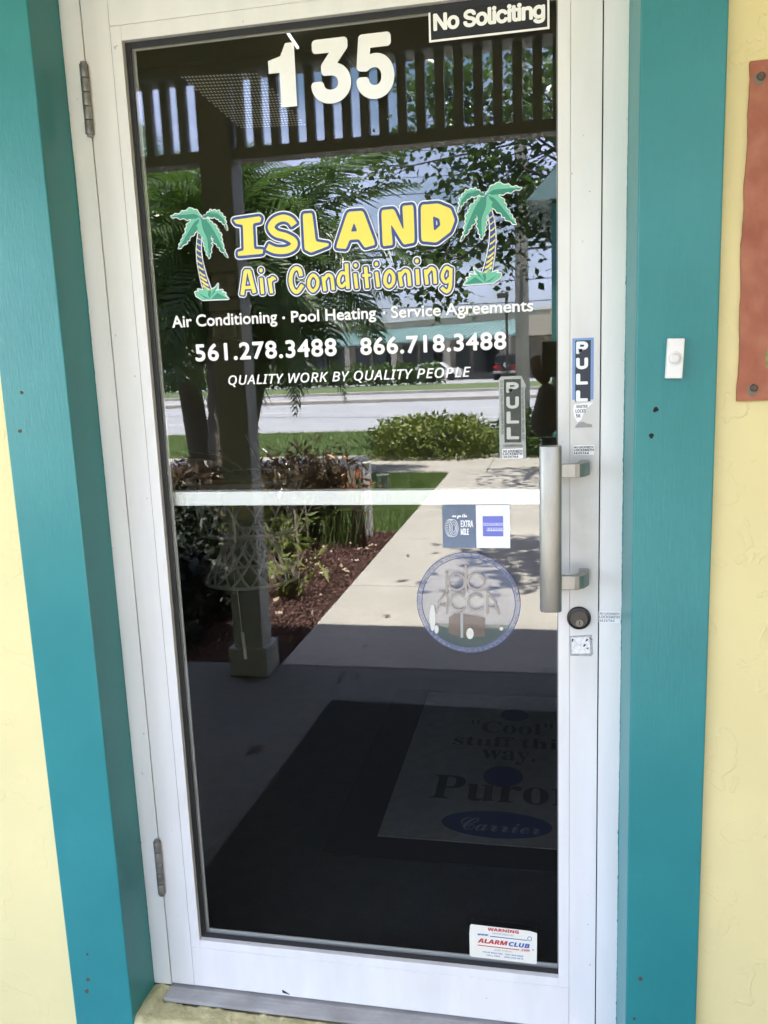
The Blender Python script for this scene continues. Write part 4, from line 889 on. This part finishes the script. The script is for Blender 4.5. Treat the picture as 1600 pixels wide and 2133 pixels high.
# mats on the porch floor
rot = .035
m_ = MB(); c_ = reflg(690, 1462); bl = Vector((-.19, M(.30), 0)); w_ = 1.55
pts = [bl, Vector((c_.x, c_.y, 0)), Vector((c_.x+w_, c_.y+.04, 0)), Vector((bl.x+w_, bl.y, 0))]
bot = [(p.x, p.y, GZ+.001) for p in pts]; tp_ = [(p.x, p.y, GZ+.010) for p in pts]
m_.add(bot+tp_, [(0, 1, 2, 3), (7, 6, 5, 4)]+[(i, (i+1) % 4, (i+1) % 4+4, i+4) for i in range(4)])
o = m_.build('door_rug', mat('black_rug', (.010, .010, .009), .95, bump=.004, bscale=300), None, bevel=.004); tag(o, 'large black rug on the porch floor before the door', 'rug')

# loose pieces: mulch, grass, fallen leaves
def chips(name, n, x0, x1, Y0, Y1, z, s, m, thick=.35):
    P = np.stack([rng.uniform(x0, x1, n), -rng.uniform(Y0, Y1, n)+2*YG, z+rng.uniform(0, .025, n)], 1)
    a = rng.normal(size=(n, 3)); a[:, 2] *= .35; a /= np.linalg.norm(a, axis=1)[:, None]; b = np.cross(a, rng.normal(size=(n, 3))); b /= np.linalg.norm(b, axis=1)[:, None]
    l = s*(.5+rng.random(n))[:, None]; V = np.stack([P-a*l-b*l*thick, P+a*l-b*l*thick, P+a*l+b*l*thick, P-a*l+b*l*thick], 1).reshape(-1, 3)
    o = fast_mesh(name, V, np.arange(4*n), 4, m); tag(o, kind='stuff'); return o
o = chips('mulch', 90000, -3.6, -.5, 2.27, 5.6, GZ-.03, .009, mat('bark_mulch', (.065, .032, .026), .9, color2=(.17, .085, .068), nscale=30)); tag(o, 'reddish brown bark mulch beside the walkway', 'mulch')
o = chips('leaf_litter', 520, -3.5, -.55, 2.4, 5.0, GZ-.002, .019, mat('dry_leaf', (.33, .24, .17), .8, color2=(.5, .40, .30), nscale=9), .4); tag(o, 'pale dry leaves scattered on the mulch', 'leaf litter')
def blades(name, n, x0, x1, Y0, Y1, z, h, m):
    P = np.stack([rng.uniform(x0, x1, n), -rng.uniform(Y0, Y1, n)+2*YG, np.full(n, z)], 1); an = rng.uniform(0, 6.28, n)
    w_ = np.stack([np.cos(an), np.sin(an), np.zeros(n)], 1)*h*.09; l = rng.normal(size=(n, 3))*h*.35; l[:, 2] = h*(.6+.6*rng.random(n))
    V = np.stack([P-w_, P+w_, P+l], 1).reshape(-1, 3); o = fast_mesh(name, V, np.arange(3*n), 3, m); tag(o, kind='stuff'); return o
GB = leafmat('grass_blade', (.10, .155, .045), (.17, .225, .07), .6)
tag(blades('grass', 60000, -6, -.5, 5.6, 9.4, GZ-.02, .06, GB), 'green lawn grass between mulch bed and pavement', 'grass')
tag(blades('grass', 70000, -14, 6, 11.6, 16.6, GZ-.02, .06, GB), 'green verge grass beside the road', 'grass')
LL = ['largest, alone beside the black rug', 'centre of the group past the rug', 'left of the group past the rug', 'right of the group past the rug', 'farthest out on the sunlit walkway', 'just beyond the shadow edge', 'right side behind the rug', 'middle of the shaded paving', 'against the column base', 'between column and shadow edge']
DL = mat('brown_leaf', (.10, .06, .035), .8)
for (px, py, s_) in ((532, 1563, .045), (715, 1405, .028), (705, 1420, .03), (745, 1412, .026), (850, 1158, .03), (805, 1285, .03), (1060, 1438, .025), (888, 1447, .03), (660, 1392, .02), (760, 1350, .03)):
    p = reflg(px, py, GZ+.004); q = MB(); a_ = random.uniform(0, 6)
    pts = [(p.x+s_*(math.cos(a_)*u-math.sin(a_)*v), p.y+s_*(math.sin(a_)*u+math.cos(a_)*v), p.z+h_) for u, v, h_ in ((-1, 0, .004), (-.3, .35, .012), (.5, .3, .008), (1.1, 0, .014), (.5, -.3, .01), (-.3, -.3, .004))]
    o = q.add(pts, [(0, 1, 5), (1, 2, 4, 5), (2, 3, 4)]).build('fallen_leaf', DL); tag(o, 'dry brown leaf on the paving, %s' % LL.pop(0), 'leaf', 'dry leaves fallen on the paving')

# ============================================================ PLANTS
def frond_mesh(L, droop, seed, nl=34, lw=.044, ll=.50):
    rr = random.Random(seed); V, F = [], []
    pts = []
    for i in range(nl+1):
        t = i/nl; s_ = L*t; pts.append(Vector((s_*(1-.25*droop*t), 0, -droop*L*.55*t**2.0)))
    for i in range(nl):                    # rachis
        a, b = pts[i], pts[i+1]; w_ = .014*(1-i/nl)+.003; n = len(V)
        V += [a+Vector((0, w_, 0)), a-Vector((0, w_, 0)), b-Vector((0, w_, 0)), b+Vector((0, w_, 0))]; F.append((n, n+1, n+2, n+3))
    for i in range(5, nl):
        t = i/nl; a = pts[i]; tang = (pts[i+1]-pts[i]).normalized()
        ln = ll*L/2*(math.sin(math.pi*min(1, t*.92+.12))**.6)*rr.uniform(.85, 1.1)
        for s_ in (1, -1):
            dr = (tang*.75+Vector((0, s_, 0))*.8+Vector((0, 0, .22+rr.uniform(-.2, .15)))).normalized()
            m1 = a+dr*ln*.5; tp = a+dr*ln*.93+Vector((0, 0, -ln*(.28+rr.uniform(0, .25)))); wv = tang*lw*.5; n = len(V)
            V += [a-wv*.6, a+wv*.6, m1+wv, m1-wv, tp]; F += [(n, n+1, n+2, n+3), (n+3, n+2, n+4)]
    me = bpy.data.meshes.new('frond'); me.from_pydata([tuple(v) for v in V], [], F); me.materials.append(FROND); return me
FM = [frond_mesh(2.0, dp, i) for i, dp in enumerate((.5, .8, 1.1, 1.35))]
def palm(base, crown_, n, label, tr=.11, size=1.0, lean=0, seed=0, rough=False):
    rr = random.Random(seed); e = empty('palm_tree', base); tag(e, label, 'palm tree', 'palms beside the walkway')
    pts, rad = [], []; K = 26
    for i in range(K+1):
        t = i/K; p = Vector(base).lerp(Vector(crown_), t)+Vector((lean*math.sin(math.pi*t), 0, 0)); pts.append(p); rad.append(tr*(1.15-.35*t)*(1.0+(.14 if rough and i % 2 else .02)))
    MB().tube(pts, rad, 12).build('trunk', TRUNK, e, smooth=not rough)
    for k in range(n):
        o = bpy.data.objects.new('frond', FM[rr.choice([0, 1, 1, 2, 2, 3, 3])]); col.objects.link(o); o.parent = e
        az = k*2.39996+rr.uniform(-.2, .2); el = R(70)-R(105)*(k/n)+rr.uniform(-.1, .1)
        o.location = Vector(crown_)-Vector(base); o.rotation_euler = (rr.uniform(-.5, .5), -el, az); s_ = size*rr.uniform(.85, 1.12); o.scale = (s_, s_, s_)
    return e
def pbase(px, Y): b = refl(px, 985, Y); b.z = GZ; return b
palm(pbase(432, 7.2), refl(350, 560, 7.0), 36, 'leaning palm left of the porch column with hanging fronds', .125, .95, 0, 1)
palm(pbase(462, 6.0), refl(452, 500, 6.6), 36, 'rough trunked palm directly behind the porch column', .13, .85, 0, 2, True)
palm(pbase(500, 9.6), refl(600, 490, 9.4), 38, 'palm with arching fronds right of the porch column', .10, 1.05, 0, 5)
palm(pbase(485, 8.4), refl(520, 610, 8.6), 34, 'lower palm between the two taller palms', .09, 1.0, 0, 6)
palm(pbase(330, 9.4), refl(300, 480, 9.2), 36, 'palm at the far left of the garden', .13, 1.1, 0, 9)
def tube_tree(name, label, cat, base, limbs, leaf_pts, leaf_size, lm, group=None, trunk_r=.12, asp=.55):
    e = empty(name, base); tag(e, label, cat, group); m_ = MB()
    for L_ in limbs: m_.tube(L_[0], L_[1], 7)
    m_.build('trunk', BARK, e, smooth=True); leaf_cloud('crown', leaf_pts, leaf_size, lm, e, asp); return e
def clumps(cs, per, sd):
    return np.concatenate([np.array(c)[None]+rng.normal(size=(per, 3))*np.array(sd) for c in cs])
# broad-leaved tree whose crown hangs over the walkway
tb = Vector((2.2, M(13.2), GZ)); top = Vector((1.9, M(13.0), 4.2)); limbs = [([tb, tb.lerp(top, .5)+Vector((.1, 0, 0)), top], [.17, .14, .11])]; cs = []
targets = [(765, 365, 12.2), (930, 330, 12.6), (900, 480, 12.8), (960, 500, 13), (1010, 340, 12.4), (1060, 350, 13), (1120, 330, 13), (1140, 430, 12.5), (1080, 470, 13), (1040, 520, 12.4),
           (860, 560, 12.2), (905, 590, 12.4), (880, 610, 12.5), (1000, 430, 12.5), (1130, 230, 12.4), (1060, 220, 13), (990, 250, 12.6), (940, 210, 12.8), (880, 240, 12.6), (850, 170, 13), (940, 130, 12.5), (1010, 150, 12.2), (1080, 140, 13), (1150, 160, 12.8), (1135, 380, 12.2), (1100, 250, 12)]
cs = []
for i, (px, py, Y) in enumerate(targets):
    t_ = refl(px, py, Y); cs.append(tuple(t_)); mid = top.lerp(t_, .55)+Vector((0, 0, .35)); limbs.append(([top.lerp(tb, random.uniform(0, .12)), mid, t_], [.032, .018, .006]))
    for k in range(4):
        q = t_+Vector((random.uniform(-.55, .55), random.uniform(-.5, .5), random.uniform(-.4, .4))); limbs.append(([mid.lerp(t_, .6), q], [.008, .003])); cs.append(tuple(q))
for k in range(26):
    cs.append((random.uniform(1.2, 5.0), M(12)+random.uniform(-1.5, 1.5), random.uniform(4.6, 7.0)))
for k in range(44):
    cs.append((random.uniform(.42, 2.0), M(random.choice([3.2, 3.6, 4.0, 7.4, 8.0, 8.6])+random.uniform(-.25, .25)), random.uniform(4.4, 5.4)))
tube_tree('shade_tree', 'broad leaved shade tree overhanging the street side of the walkway', 'tree', tb, limbs, clumps(cs, 36, (.20, .20, .15)), .125, LEAF, asp=.72)
# hedge-like bushes
def box_leaves(x0, x1, Y0, Y1, z0, z1, n, size, name, label, cat, lm, group=None, lump=.12):
    P = np.stack([rng.uniform(x0, x1, n), M(0)-rng.uniform(Y0, Y1, n), rng.uniform(z0, z1, n)], 1)
    cx, cy_, cz = (x0+x1)/2, M((Y0+Y1)/2), z0; h = np.array([(x1-x0)/2, (Y1-Y0)/2, (z1-z0)])
    q = (P-np.array([cx, cy_, cz]))/h; m_ = np.max(np.abs(q), axis=1); keep = (m_ > .55)
    r_ = (np.abs(q)**4).sum(1)**.25; bumpn = lump*np.sin(P[:, 0]*7+P[:, 2]*9)*np.cos(P[:, 1]*8+P[:, 0]*3); keep &= r_ < (1.0+bumpn); P = P[keep]
    e = empty(name, (cx, cy_, z0)); tag(e, label, cat, group); leaf_cloud('foliage', P, size, lm, e)
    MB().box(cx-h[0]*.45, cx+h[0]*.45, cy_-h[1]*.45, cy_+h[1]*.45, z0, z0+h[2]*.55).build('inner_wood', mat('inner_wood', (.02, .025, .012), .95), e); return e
box_leaves(-1.98, -.02, 10.7, 12.4, GZ, .50, 9000, .075, 'garden_bush', 'yellow-green clipped bush at the pavement corner', 'bush', BUSHL)
box_leaves(.02, 1.6, 10.9, 12.2, GZ, .60, 6000, .075, 'garden_bush', 'darker clipped bush right of the yellow-green bush', 'bush', HEDGE)
k = 0
for x0 in np.arange(-32, -6.2, 1.62):
    box_leaves(float(x0), float(x0)+1.6, 52.6, 53.8, GZ+.12, 1.30, 700, .26, 'hedge_bush', 'clipped bush, %s from the right end of the far hedge row' % ORD[int(round((-7.9-float(x0))/1.62)) % 20], 'hedge', HEDGE, 'bushes of the far hedge row')
# croton shrubs
def croton(base, h, wd, n, label, lm, size=.12, aspect=.3):
    e = empty('croton_shrub', base); tag(e, label, 'shrub', 'shrubs in the mulch bed'); m_ = MB(); P = []
    for k in range(16):
        a_ = random.uniform(0, 6.28); tp = base+Vector((math.cos(a_)*wd*random.uniform(.2, 1), math.sin(a_)*wd*.6*random.uniform(.2, 1), h*random.uniform(.7, 1.0))); mid = base.lerp(tp, .5)+Vector((0, 0, h*.08))
        m_.tube([base+Vector((math.cos(a_)*.06, math.sin(a_)*.05, 0)), mid, tp], [.011, .008, .004], 5); P += [tuple(tp-Vector((0, 0, .04))+Vector(rng.normal(size=3)*np.array([.08, .08, .08]))) for _ in range(n//16)]
    m_.build('stem', BARK, e, smooth=True); leaf_cloud('foliage', P, size, lm, e, aspect, .1)
CD = GZ-.03
for (px, Y, h, wd, n, lm, lab) in ((590, 4.9, .70, .30, 800, CROTON, 'dark croton shrub right behind the column'), (645, 5.2, .74, .28, 800, CROTON, 'dark croton shrub in the middle of the bed'), (700, 5.25, .68, .22, 420, CROTON, 'sparse dark croton shrub near the white post'),
                           (748, 5.05, .70, .10, 50, CROTONR, 'croton shrub with orange-red leaves by the white post'), (430, 5.0, .66, .3, 700, CROTON, 'dark shrub left of the column'), (370, 5.2, .66, .3, 700, CROTON, 'dark shrub at the left edge of the bed'),
                           (590, 4.4, .34, .2, 160, BUSHL, 'low yellow-green shrub beside the column'), (600, 3.5, .30, .18, 140, BUSHL, 'lime leaved ground plant near the column base')):
    b_ = refl(px, 1150, Y); b_.z = CD; croton(b_, h, wd, int(n*.85), lab, lm, .085)
e = empty('grass_clump', refl(690, 1150, 5.1)); tag(e, 'wispy green grass clump beneath the crotons', 'ornamental grass'); bb = e.location
m_ = MB()
for k in range(170):
    x_, y_ = bb.x+random.uniform(-.55, .3), bb.y+random.uniform(-.2, .2); dx, dy, hh = random.gauss(0, .14), random.gauss(0, .1), random.uniform(.25, .5)
    m_.tube([(x_, y_, CD), (x_+dx*.4, y_+dy*.4, CD+hh*.7), (x_+dx, y_+dy, CD+hh)], [.004, .003, .001], 3, False)
m_.build('stalks', GB, e)
for (xa, ya, xb, yb, Y) in ((622, 1200, 612, 1060, 4.05), (642, 1170, 634, 1040, 4.4)):
    p, q = reflg(xa, ya), refl(xb, yb, Y); e = empty('sapling', (p.x, p.y, CD)); tag(e, 'thin bare sapling stem, the %s one in the mulch bed' % ('taller pale left' if xa < 630 else 'darker right'), 'sapling', 'thin saplings in the mulch bed')
    p.z = CD; MB().tube([p, p.lerp(q, .5)+Vector((.01, 0, 0)), q], [.010, .008, .005], 6).tube([p.lerp(q, .7), q+Vector((.08, 0, .02))], [.005, .003], 5).build('stem', mat('pale_stem', (.30, .26, .20), .8), e)
DKL = leafmat('shade_filler_leaf', (.010, .015, .008), (.020, .030, .013), .5, .1)  # near-black leaves for shrubs added to darken the bed left of the column
box_leaves(-2.6, -1.04, 2.34, 3.3, GZ-.03, .34, 22000, .055, 'dark_filler_shrub', 'nearer blackish filler shrub, added to darken the bed left of the porch column', 'shrub', DKL)
box_leaves(-3.6, -1.62, 3.4, 4.9, GZ-.03, .44, 22000, .06, 'dark_filler_shrub', 'farther blackish filler shrub, added to darken the bed left of the porch column', 'shrub', DKL)
# white post
p = reflg(770, 1112); o = MB().box(p.x-.03, p.x+.03, p.y-.03, p.y+.03, CD, refl(770, 963, M(p.y)).z).build('white_post', mat('post_white', (.72, .72, .70), .6), None, bevel=.003); tag(o, 'short square white post at the edge of the mulch bed', 'post')
p = reflg(800, 1050, GZ); o = MB().box(p.x-.08, p.x+.06, p.y-.05, p.y+.05, CD, refl(800, 988, M(p.y)).z).build('utility_box', mat('utility_green', (.14, .17, .12), .6), None, bevel=.008); tag(o, 'low grey-green utility box standing in the lawn', 'utility box')

# ============================================================ ACROSS THE STREET
PCON = mat('pole_concrete', (.30, .28, .26), .85, noise=.12, nscale=3)
pp = refl(1088, 700, 16.2); pt_ = refl(1090, 100, 16.2)
e = empty('utility_pole', (pp.x, pp.y, GZ)); tag(e, 'tall concrete utility pole beside the road', 'utility pole')
MB().tube([(pp.x, pp.y, GZ), (pp.x, pp.y, 11)], [.15, .10], 8).build('shaft', PCON, e)
MB().box(pp.x-.03, pp.x+.03, pp.y+.1, pp.y+.2, 2.75, 3.1).build('bracket', mat('bracket_grey', (.12, .12, .12), .6), e)
for i, (ya, yb, rr_) in enumerate(((355, 340, .012), (470, 458, .03), (484, 470, .03), (548, 535, .012), (318, 308, .01), (590, 583, .012))):
    a, b = refl(500, ya+30, 24), refl(1400, yb-6, 19); a = a+(a-b)*1.2; b = b+(b-a)*.3
    m_ = MB().tube([a.lerp(b, t)+Vector((0, 0, -.5*math.sin(math.pi*t))) for t in [k/12 for k in range(13)]], rr_, 5)
    o = m_.build('power_line', mat('cable_black', (.03, .03, .03), .6) if i == 0 else MATS['cable_black']); tag(o, 'black overhead cable, %s of those crossing the sky behind the tree' % ['fifth from the bottom', 'thick second from the top', 'thick third from the top', 'thin fourth from the top', 'highest thin', 'lowest thin'][i], 'cable', 'overhead cables beyond the tree')
a = refl(1055, 620, 50); e = empty('parking_lamp', (a.x, a.y, GZ)); tag(e, 'dark box headed lamp post in the car park', 'lamp post')
MB().tube([(a.x, a.y, GZ), (a.x, a.y, a.z)], .08, 8).build('pole', mat('lamp_bronze', (.05, .04, .035), .6), e); MB().box(a.x-.55, a.x+.12, a.y-.3, a.y+.3, a.z, a.z+.26).build('lamp_head', MATS['lamp_bronze'], e, bevel=.02)
# strip mall, drawn on a line that runs obliquely away to the left
bd = empty('shopping_building', (0, M(60), 0)); tag(bd, 'low cream shop building with teal metal awning across the street', 'building')
A0 = Vector((-.2, M(63), 0)); A1 = Vector((-46, M(96), 0)); U_ = (A1-A0).normalized(); Nn = Vector((-U_.y, U_.x, 0)); 
if Nn.y < 0: Nn = -Nn          # towards us
def bq(s0, s1, d0, d1, z0, z1):  # box along the facade: s = metres from the right corner, d = metres towards us
    m_ = MB(); P = [A0+U_*s+Nn*dd for s, dd in ((s0, d0), (s1, d0), (s1, d1), (s0, d1))]
    m_.add([(p.x, p.y, z0) for p in P]+[(p.x, p.y, z1) for p in P], [(0, 1, 2, 3), (7, 6, 5, 4)]+[(i, (i+1) % 4, (i+1) % 4+4, i+4) for i in range(4)]); return m_
bq(-9, 56, -14, 0, GZ, 4.85).build('wall', BWALL, bd); bq(-9.2, 56, -.1, .15, 4.85, 5.1).build('parapet', mat('parapet_white', (.7, .7, .66), .7), bd)
aw = MB(); P = [A0+U_*s+Nn*dd for s, dd in ((-1, .01), (56, .01), (56, 3.2), (-1, 3.2))]
aw.add([(P[0].x, P[0].y, 4.3), (P[1].x, P[1].y, 4.3), (P[2].x, P[2].y, 3.1), (P[3].x, P[3].y, 3.1), (P[2].x, P[2].y, 2.95), (P[3].x, P[3].y, 2.95)], [(0, 1, 2, 3), (3, 2, 4, 5)]); awo = aw.build('awning', TEALROOF, bd)
sm_ = MB()
for s in np.arange(-1, 56, .6):
    a, b = A0+U_*float(s)+Nn*.02, A0+U_*float(s)+Nn*3.22; sm_.tube([(a.x, a.y, 4.34), (b.x, b.y, 3.14)], .045, 4, False)
sm_.build('seam', TEALROOF, awo).parent = awo
for s in np.arange(0, 56, 6.0): bq(float(s), float(s)+.7, 2.3, 3.0, GZ, 3.05).build('column', BWALL, bd)
for s in np.arange(.5, 54, 3.0):
    w0 = bq(float(s), float(s)+2.7, .02, .08, .3, 2.9).build('window', mat('window_frame_far', (.25, .25, .23), .5) if s < 1 else MATS['window_frame_far'], bd); q = bq(float(s)+.1, float(s)+2.6, .081, .10, .4, 2.8).build('pane', BDARK, bd); q.parent = w0; q.location = (0, 0, 0)
sgn = bq(-8.5, -1.2, .05, 3.0, 2.9, 4.3).build('corner_block', mat('corner_stone', (.50, .44, .34), .8), bd)
# own building's side wing with teal gable, far right
wg = empty('side_wing', (1.2, M(9), GZ)); tag(wg, 'teal gabled wing of the same building at the far right', 'building')
gx = refl(1150, 600, 11).x
MB().box(gx, gx+3, M(14), M(11), GZ, 3.55).build('wall', mat('wing_teal', (.05, .20, .18), .7), wg)
MB().box(3.21, 6.2, M(11), -.0855, GZ, 3.0).build('wall', mat('added_wing_render', (.50, .44, .24), .8), wg)  # unseen wing wall, added to block light from the right
g_ = MB(); g_.add([(gx-.35, M(10.8), 3.5), (gx+3, M(10.8), 3.5), (gx+1.5, M(10.8), 5.4), (gx-.35, M(14.2), 3.5), (gx+3, M(14.2), 3.5), (gx+1.5, M(14.2), 5.4)], [(0, 1, 2), (5, 4, 3), (0, 3, 4, 1), (1, 4, 5, 2), (2, 5, 3, 0)]); g_.build('roof', TEALROOF, wg)
# parked off-roader
jp = refl(1055, 787, 58); jp.z = GZ+.01; jr = empty('parked_jeep', jp); tag(jr, 'dark red off-road car with spare wheel, parked across the street', 'car')
RC = mat('car_red', (.16, .012, .015), .3, coat=.5); CB = mat('car_black', (.015, .015, .015), .4)
def B(x0, x1, y0, y1, z0, z1): return MB().box(jp.x+x0, jp.x+x1, jp.y+y0, jp.y+y1, jp.z+z0, jp.z+z1)
B(-.85, .85, -3.9, 0, .45, 1.05).build('body', RC, jr, bevel=.08); B(-.78, .78, -2.5, -.05, 1.05, 1.78).build('hardtop', CB, jr, bevel=.1); B(-.6, .6, -.06, -.02, 1.12, 1.6).build('rear_window', BDARK, jr)
for s_ in (-1, 1):
    B(s_*.78-.1, s_*.78+.1, .0, .04, .85, 1.0).build('tail_lamp', mat('tail_red', (.6, .03, .02), .3), jr); B(s_*.80-.18, s_*.80+.18, -.95, -.2, .30, .95).build('wheel_arch', CB, jr, bevel=.05)
    for yy in (-.55, -3.2): MB().tube([(jp.x+s_*.62, jp.y+yy, jp.z+.38), (jp.x+s_*.88, jp.y+yy, jp.z+.38)], .38, 18).build('wheel', CB, jr)
sw = MB().tube([(jp.x, jp.y+.0, jp.z+1.05), (jp.x, jp.y+.24, jp.z+1.05)], .37, 20).build('spare_wheel', CB, jr); q = MB().tube([(jp.x, jp.y+.24, jp.z+1.05), (jp.x, jp.y+.27, jp.z+1.05)], .22, 5).build('rim', mat('rim_alloy', (.55, .55, .55), .3, .8), jr); q.parent = sw; q.location = (0, 0, 0)
B(-.9, .9, 0, .15, .45, .62).build('bumper', mat('bumper_grey', (.3, .3, .3), .4), jr, bevel=.02)
# white car
wp = refl(905, 790, 62); wp.z = GZ+.01; cr_ = empty('parked_car', wp); tag(cr_, 'white saloon car parked behind the hedge across the street', 'car')
bm_ = MB(); prof = [(-2.2, .35), (-2.2, .75), (-1.6, .85), (-1.0, 1.35), (.6, 1.38), (1.2, .95), (2.1, .85), (2.2, .35)]
bm_.add([(wp.x+x, wp.y-.85, wp.z+z) for x, z in prof]+[(wp.x+x, wp.y+.85, wp.z+z) for x, z in prof], [tuple(range(8)), tuple(range(8, 16))[::-1]]+[(i, (i+1) % 8, (i+1) % 8+8, i+8) for i in range(8)])
bm_.build('body', mat('car_white', (.75, .75, .75), .3, coat=.5), cr_, bevel=.06)
for x in (-1.35, 1.35): MB().tube([(wp.x+x, wp.y-.88, wp.z+.32), (wp.x+x, wp.y+.88, wp.z+.32)], .32, 18).build('wheel', CB, cr_)
MB().add([(wp.x-1.0, wp.y+.86, wp.z+.9), (wp.x+1.0, wp.y+.86, wp.z+.95), (wp.x+.55, wp.y+.86, wp.z+1.3), (wp.x-.9, wp.y+.86, wp.z+1.28)], [(0, 1, 2, 3)]).build('window', BDARK, cr_)

# far trees behind the mall
for i in range(16):
    x = -60+i*7.5+random.uniform(-2, 2); Y = 112+random.uniform(-4, 6); b_ = Vector((x, M(Y), GZ)); h = random.uniform(5, 8)
    cs = [(x+random.uniform(-3, 3), M(Y)+random.uniform(-2, 2), h*random.uniform(.45, 1)) for _ in range(14)]
    tube_tree('far_tree', 'leafy tree, %s from the left behind the far shop building' % ORD[i], 'tree', b_, [([b_, b_+Vector((0, 0, h*.6))], [.2, .1])], clumps(cs, 40, (.8, .8, .6)), .6, LEAF, 'trees behind the far shops')

# ============================================================ THE PHOTOGRAPHER (reflected beside the handle)
def skin_fig(name, verts, edges, radii, m, parent, root=0, sub=2):
    me = bpy.data.meshes.new(name); me.from_pydata([tuple(v) for v in verts], edges, []); me.materials.append(m)
    o = bpy.data.objects.new(name, me); col.objects.link(o); o.parent = parent; o.location = -parent.location
    md = o.modifiers.new('skin', 'SKIN'); sv = me.skin_vertices[0].data
    for i, r_ in enumerate(radii): sv[i].radius = (r_, r_) if not hasattr(r_, '__len__') else r_
    sv[root].use_root = True; s_ = o.modifiers.new('sub', 'SUBSURF'); s_.levels = sub; s_.render_levels = sub
    for p in me.polygons: p.use_smooth = True
    return o
SK = mat('skin', (.42, .25, .17), .5, noise=.06, nscale=12); SHIRT = mat('dark_shirt', (.33, .29, .24), .85, noise=.2, nscale=30, bump=.003, bscale=60); TROU = mat('dark_trousers', (.02, .022, .03), .85); HAIR = mat('dark_hair', (.02, .014, .01), .6)
px_ = Vector((1.10, -1.98, GZ)); pe = empty('person', px_); tag(pe, 'person in dark clothes raising a phone, reflected beside the handle', 'person')
J = lambda x, y, z: Vector((px_.x+x, px_.y+y, GZ+z))
V = [J(0, 0, .97), J(0, .01, 1.15), J(0, .0, 1.33), J(0, 0, 1.46), J(-.17, .0, 1.42), J(-.31, .17, 1.16), J(-.28, .36, 1.36), J(.17, 0, 1.42), J(.20, .14, 1.18), J(-.12, .38, 1.36), J(0, .01, 1.53)]
E_ = [(0, 1), (1, 2), (2, 3), (3, 4), (4, 5), (5, 6), (3, 7), (7, 8), (8, 9), (3, 10)]
skin_fig('upper_body', V, E_, [(.17, .12), (.15, .11), (.17, .12), (.13, .10), .066, .050, .032, .066, .050, .032, .055], SHIRT, pe)
V = [J(0, 0, .95), J(-.09, 0, .90), J(-.10, .02, .50), J(-.11, 0, .09), J(-.11, .12, .04), J(.09, 0, .90), J(.10, .02, .50), J(.11, 0, .09), J(.11, .12, .04)]
skin_fig('trousers', V, [(0, 1), (1, 2), (2, 3), (3, 4), (0, 5), (5, 6), (6, 7), (7, 8)], [(.16, .12), .10, .07, .05, .04, .10, .07, .05, .04], TROU, pe)
V = [J(0, .01, 1.52), J(0, .02, 1.60), J(0, .04, 1.68), J(0, .03, 1.76)]
hd = skin_fig('head', V, [(0, 1), (1, 2), (2, 3)], [.05, .062, (.078, .095), (.07, .085)], SK, pe)
q = skin_fig('hair', [J(0, .0, 1.70), J(0, .0, 1.78), J(0, -.03, 1.66)], [(0, 1), (0, 2)], [(.085, .095), (.07, .08), .07], HAIR, pe)
for s_ in (-1, 1):
    o = MB().tube([J(s_*.03, .118, 1.685), J(s_*.03, .126, 1.685)], .009, 8).build('eye', BLACK, pe)
MB().tube([J(0, .12, 1.675), J(0, .15, 1.645), J(0, .125, 1.635)], [.008, .013, .006], 6).build('nose', SK, pe)
MB().tube([J(-.025, .118, 1.605), J(.025, .118, 1.605)], .006, 6).build('mouth', mat('lip', (.30, .12, .10), .5), pe)
ph = Vector((.835, -1.585, 1.335))
for wx, s_ in ((J(-.28, .36, 1.36), -1), (J(-.12, .38, 1.36), 1)):
    wx = wx.copy(); pal = ph+Vector((s_*.055+.0, -.03, -.02)); V = [wx, wx.lerp(pal, .6), pal]; E_ = [(0, 1), (1, 2)]; Rr = [.026, .03, .026]
    for k in range(4):
        n = len(V); b_ = pal+Vector((0, 0, -.012+.012*k)); V += [b_+Vector((s_*.012, .022, .002)), b_+Vector((-s_*.002, .036, .004)), b_+Vector((-s_*.018, .036, .004))]; E_ += [(2, n), (n, n+1), (n+1, n+2)]; Rr += [.009, .008, .0065]
    n = len(V); V += [pal+Vector((0, -.01, -.03)), pal+Vector((-s_*.03, -.008, -.02))]; E_ += [(2, n), (n, n+1)]; Rr += [.010, .008]
    skin_fig('hand', V, E_, Rr, SK, pe, 0, 1)
PHM = mat('phone_case', (.30, .28, .24), .5)
o = MB().box(ph.x-.035, ph.x+.037, ph.y+.0, ph.y+.009, ph.z-.066, ph.z+.062).build('phone', PHM, None, bevel=.003); tag(o, 'black phone held up by the person facing the door', 'phone')
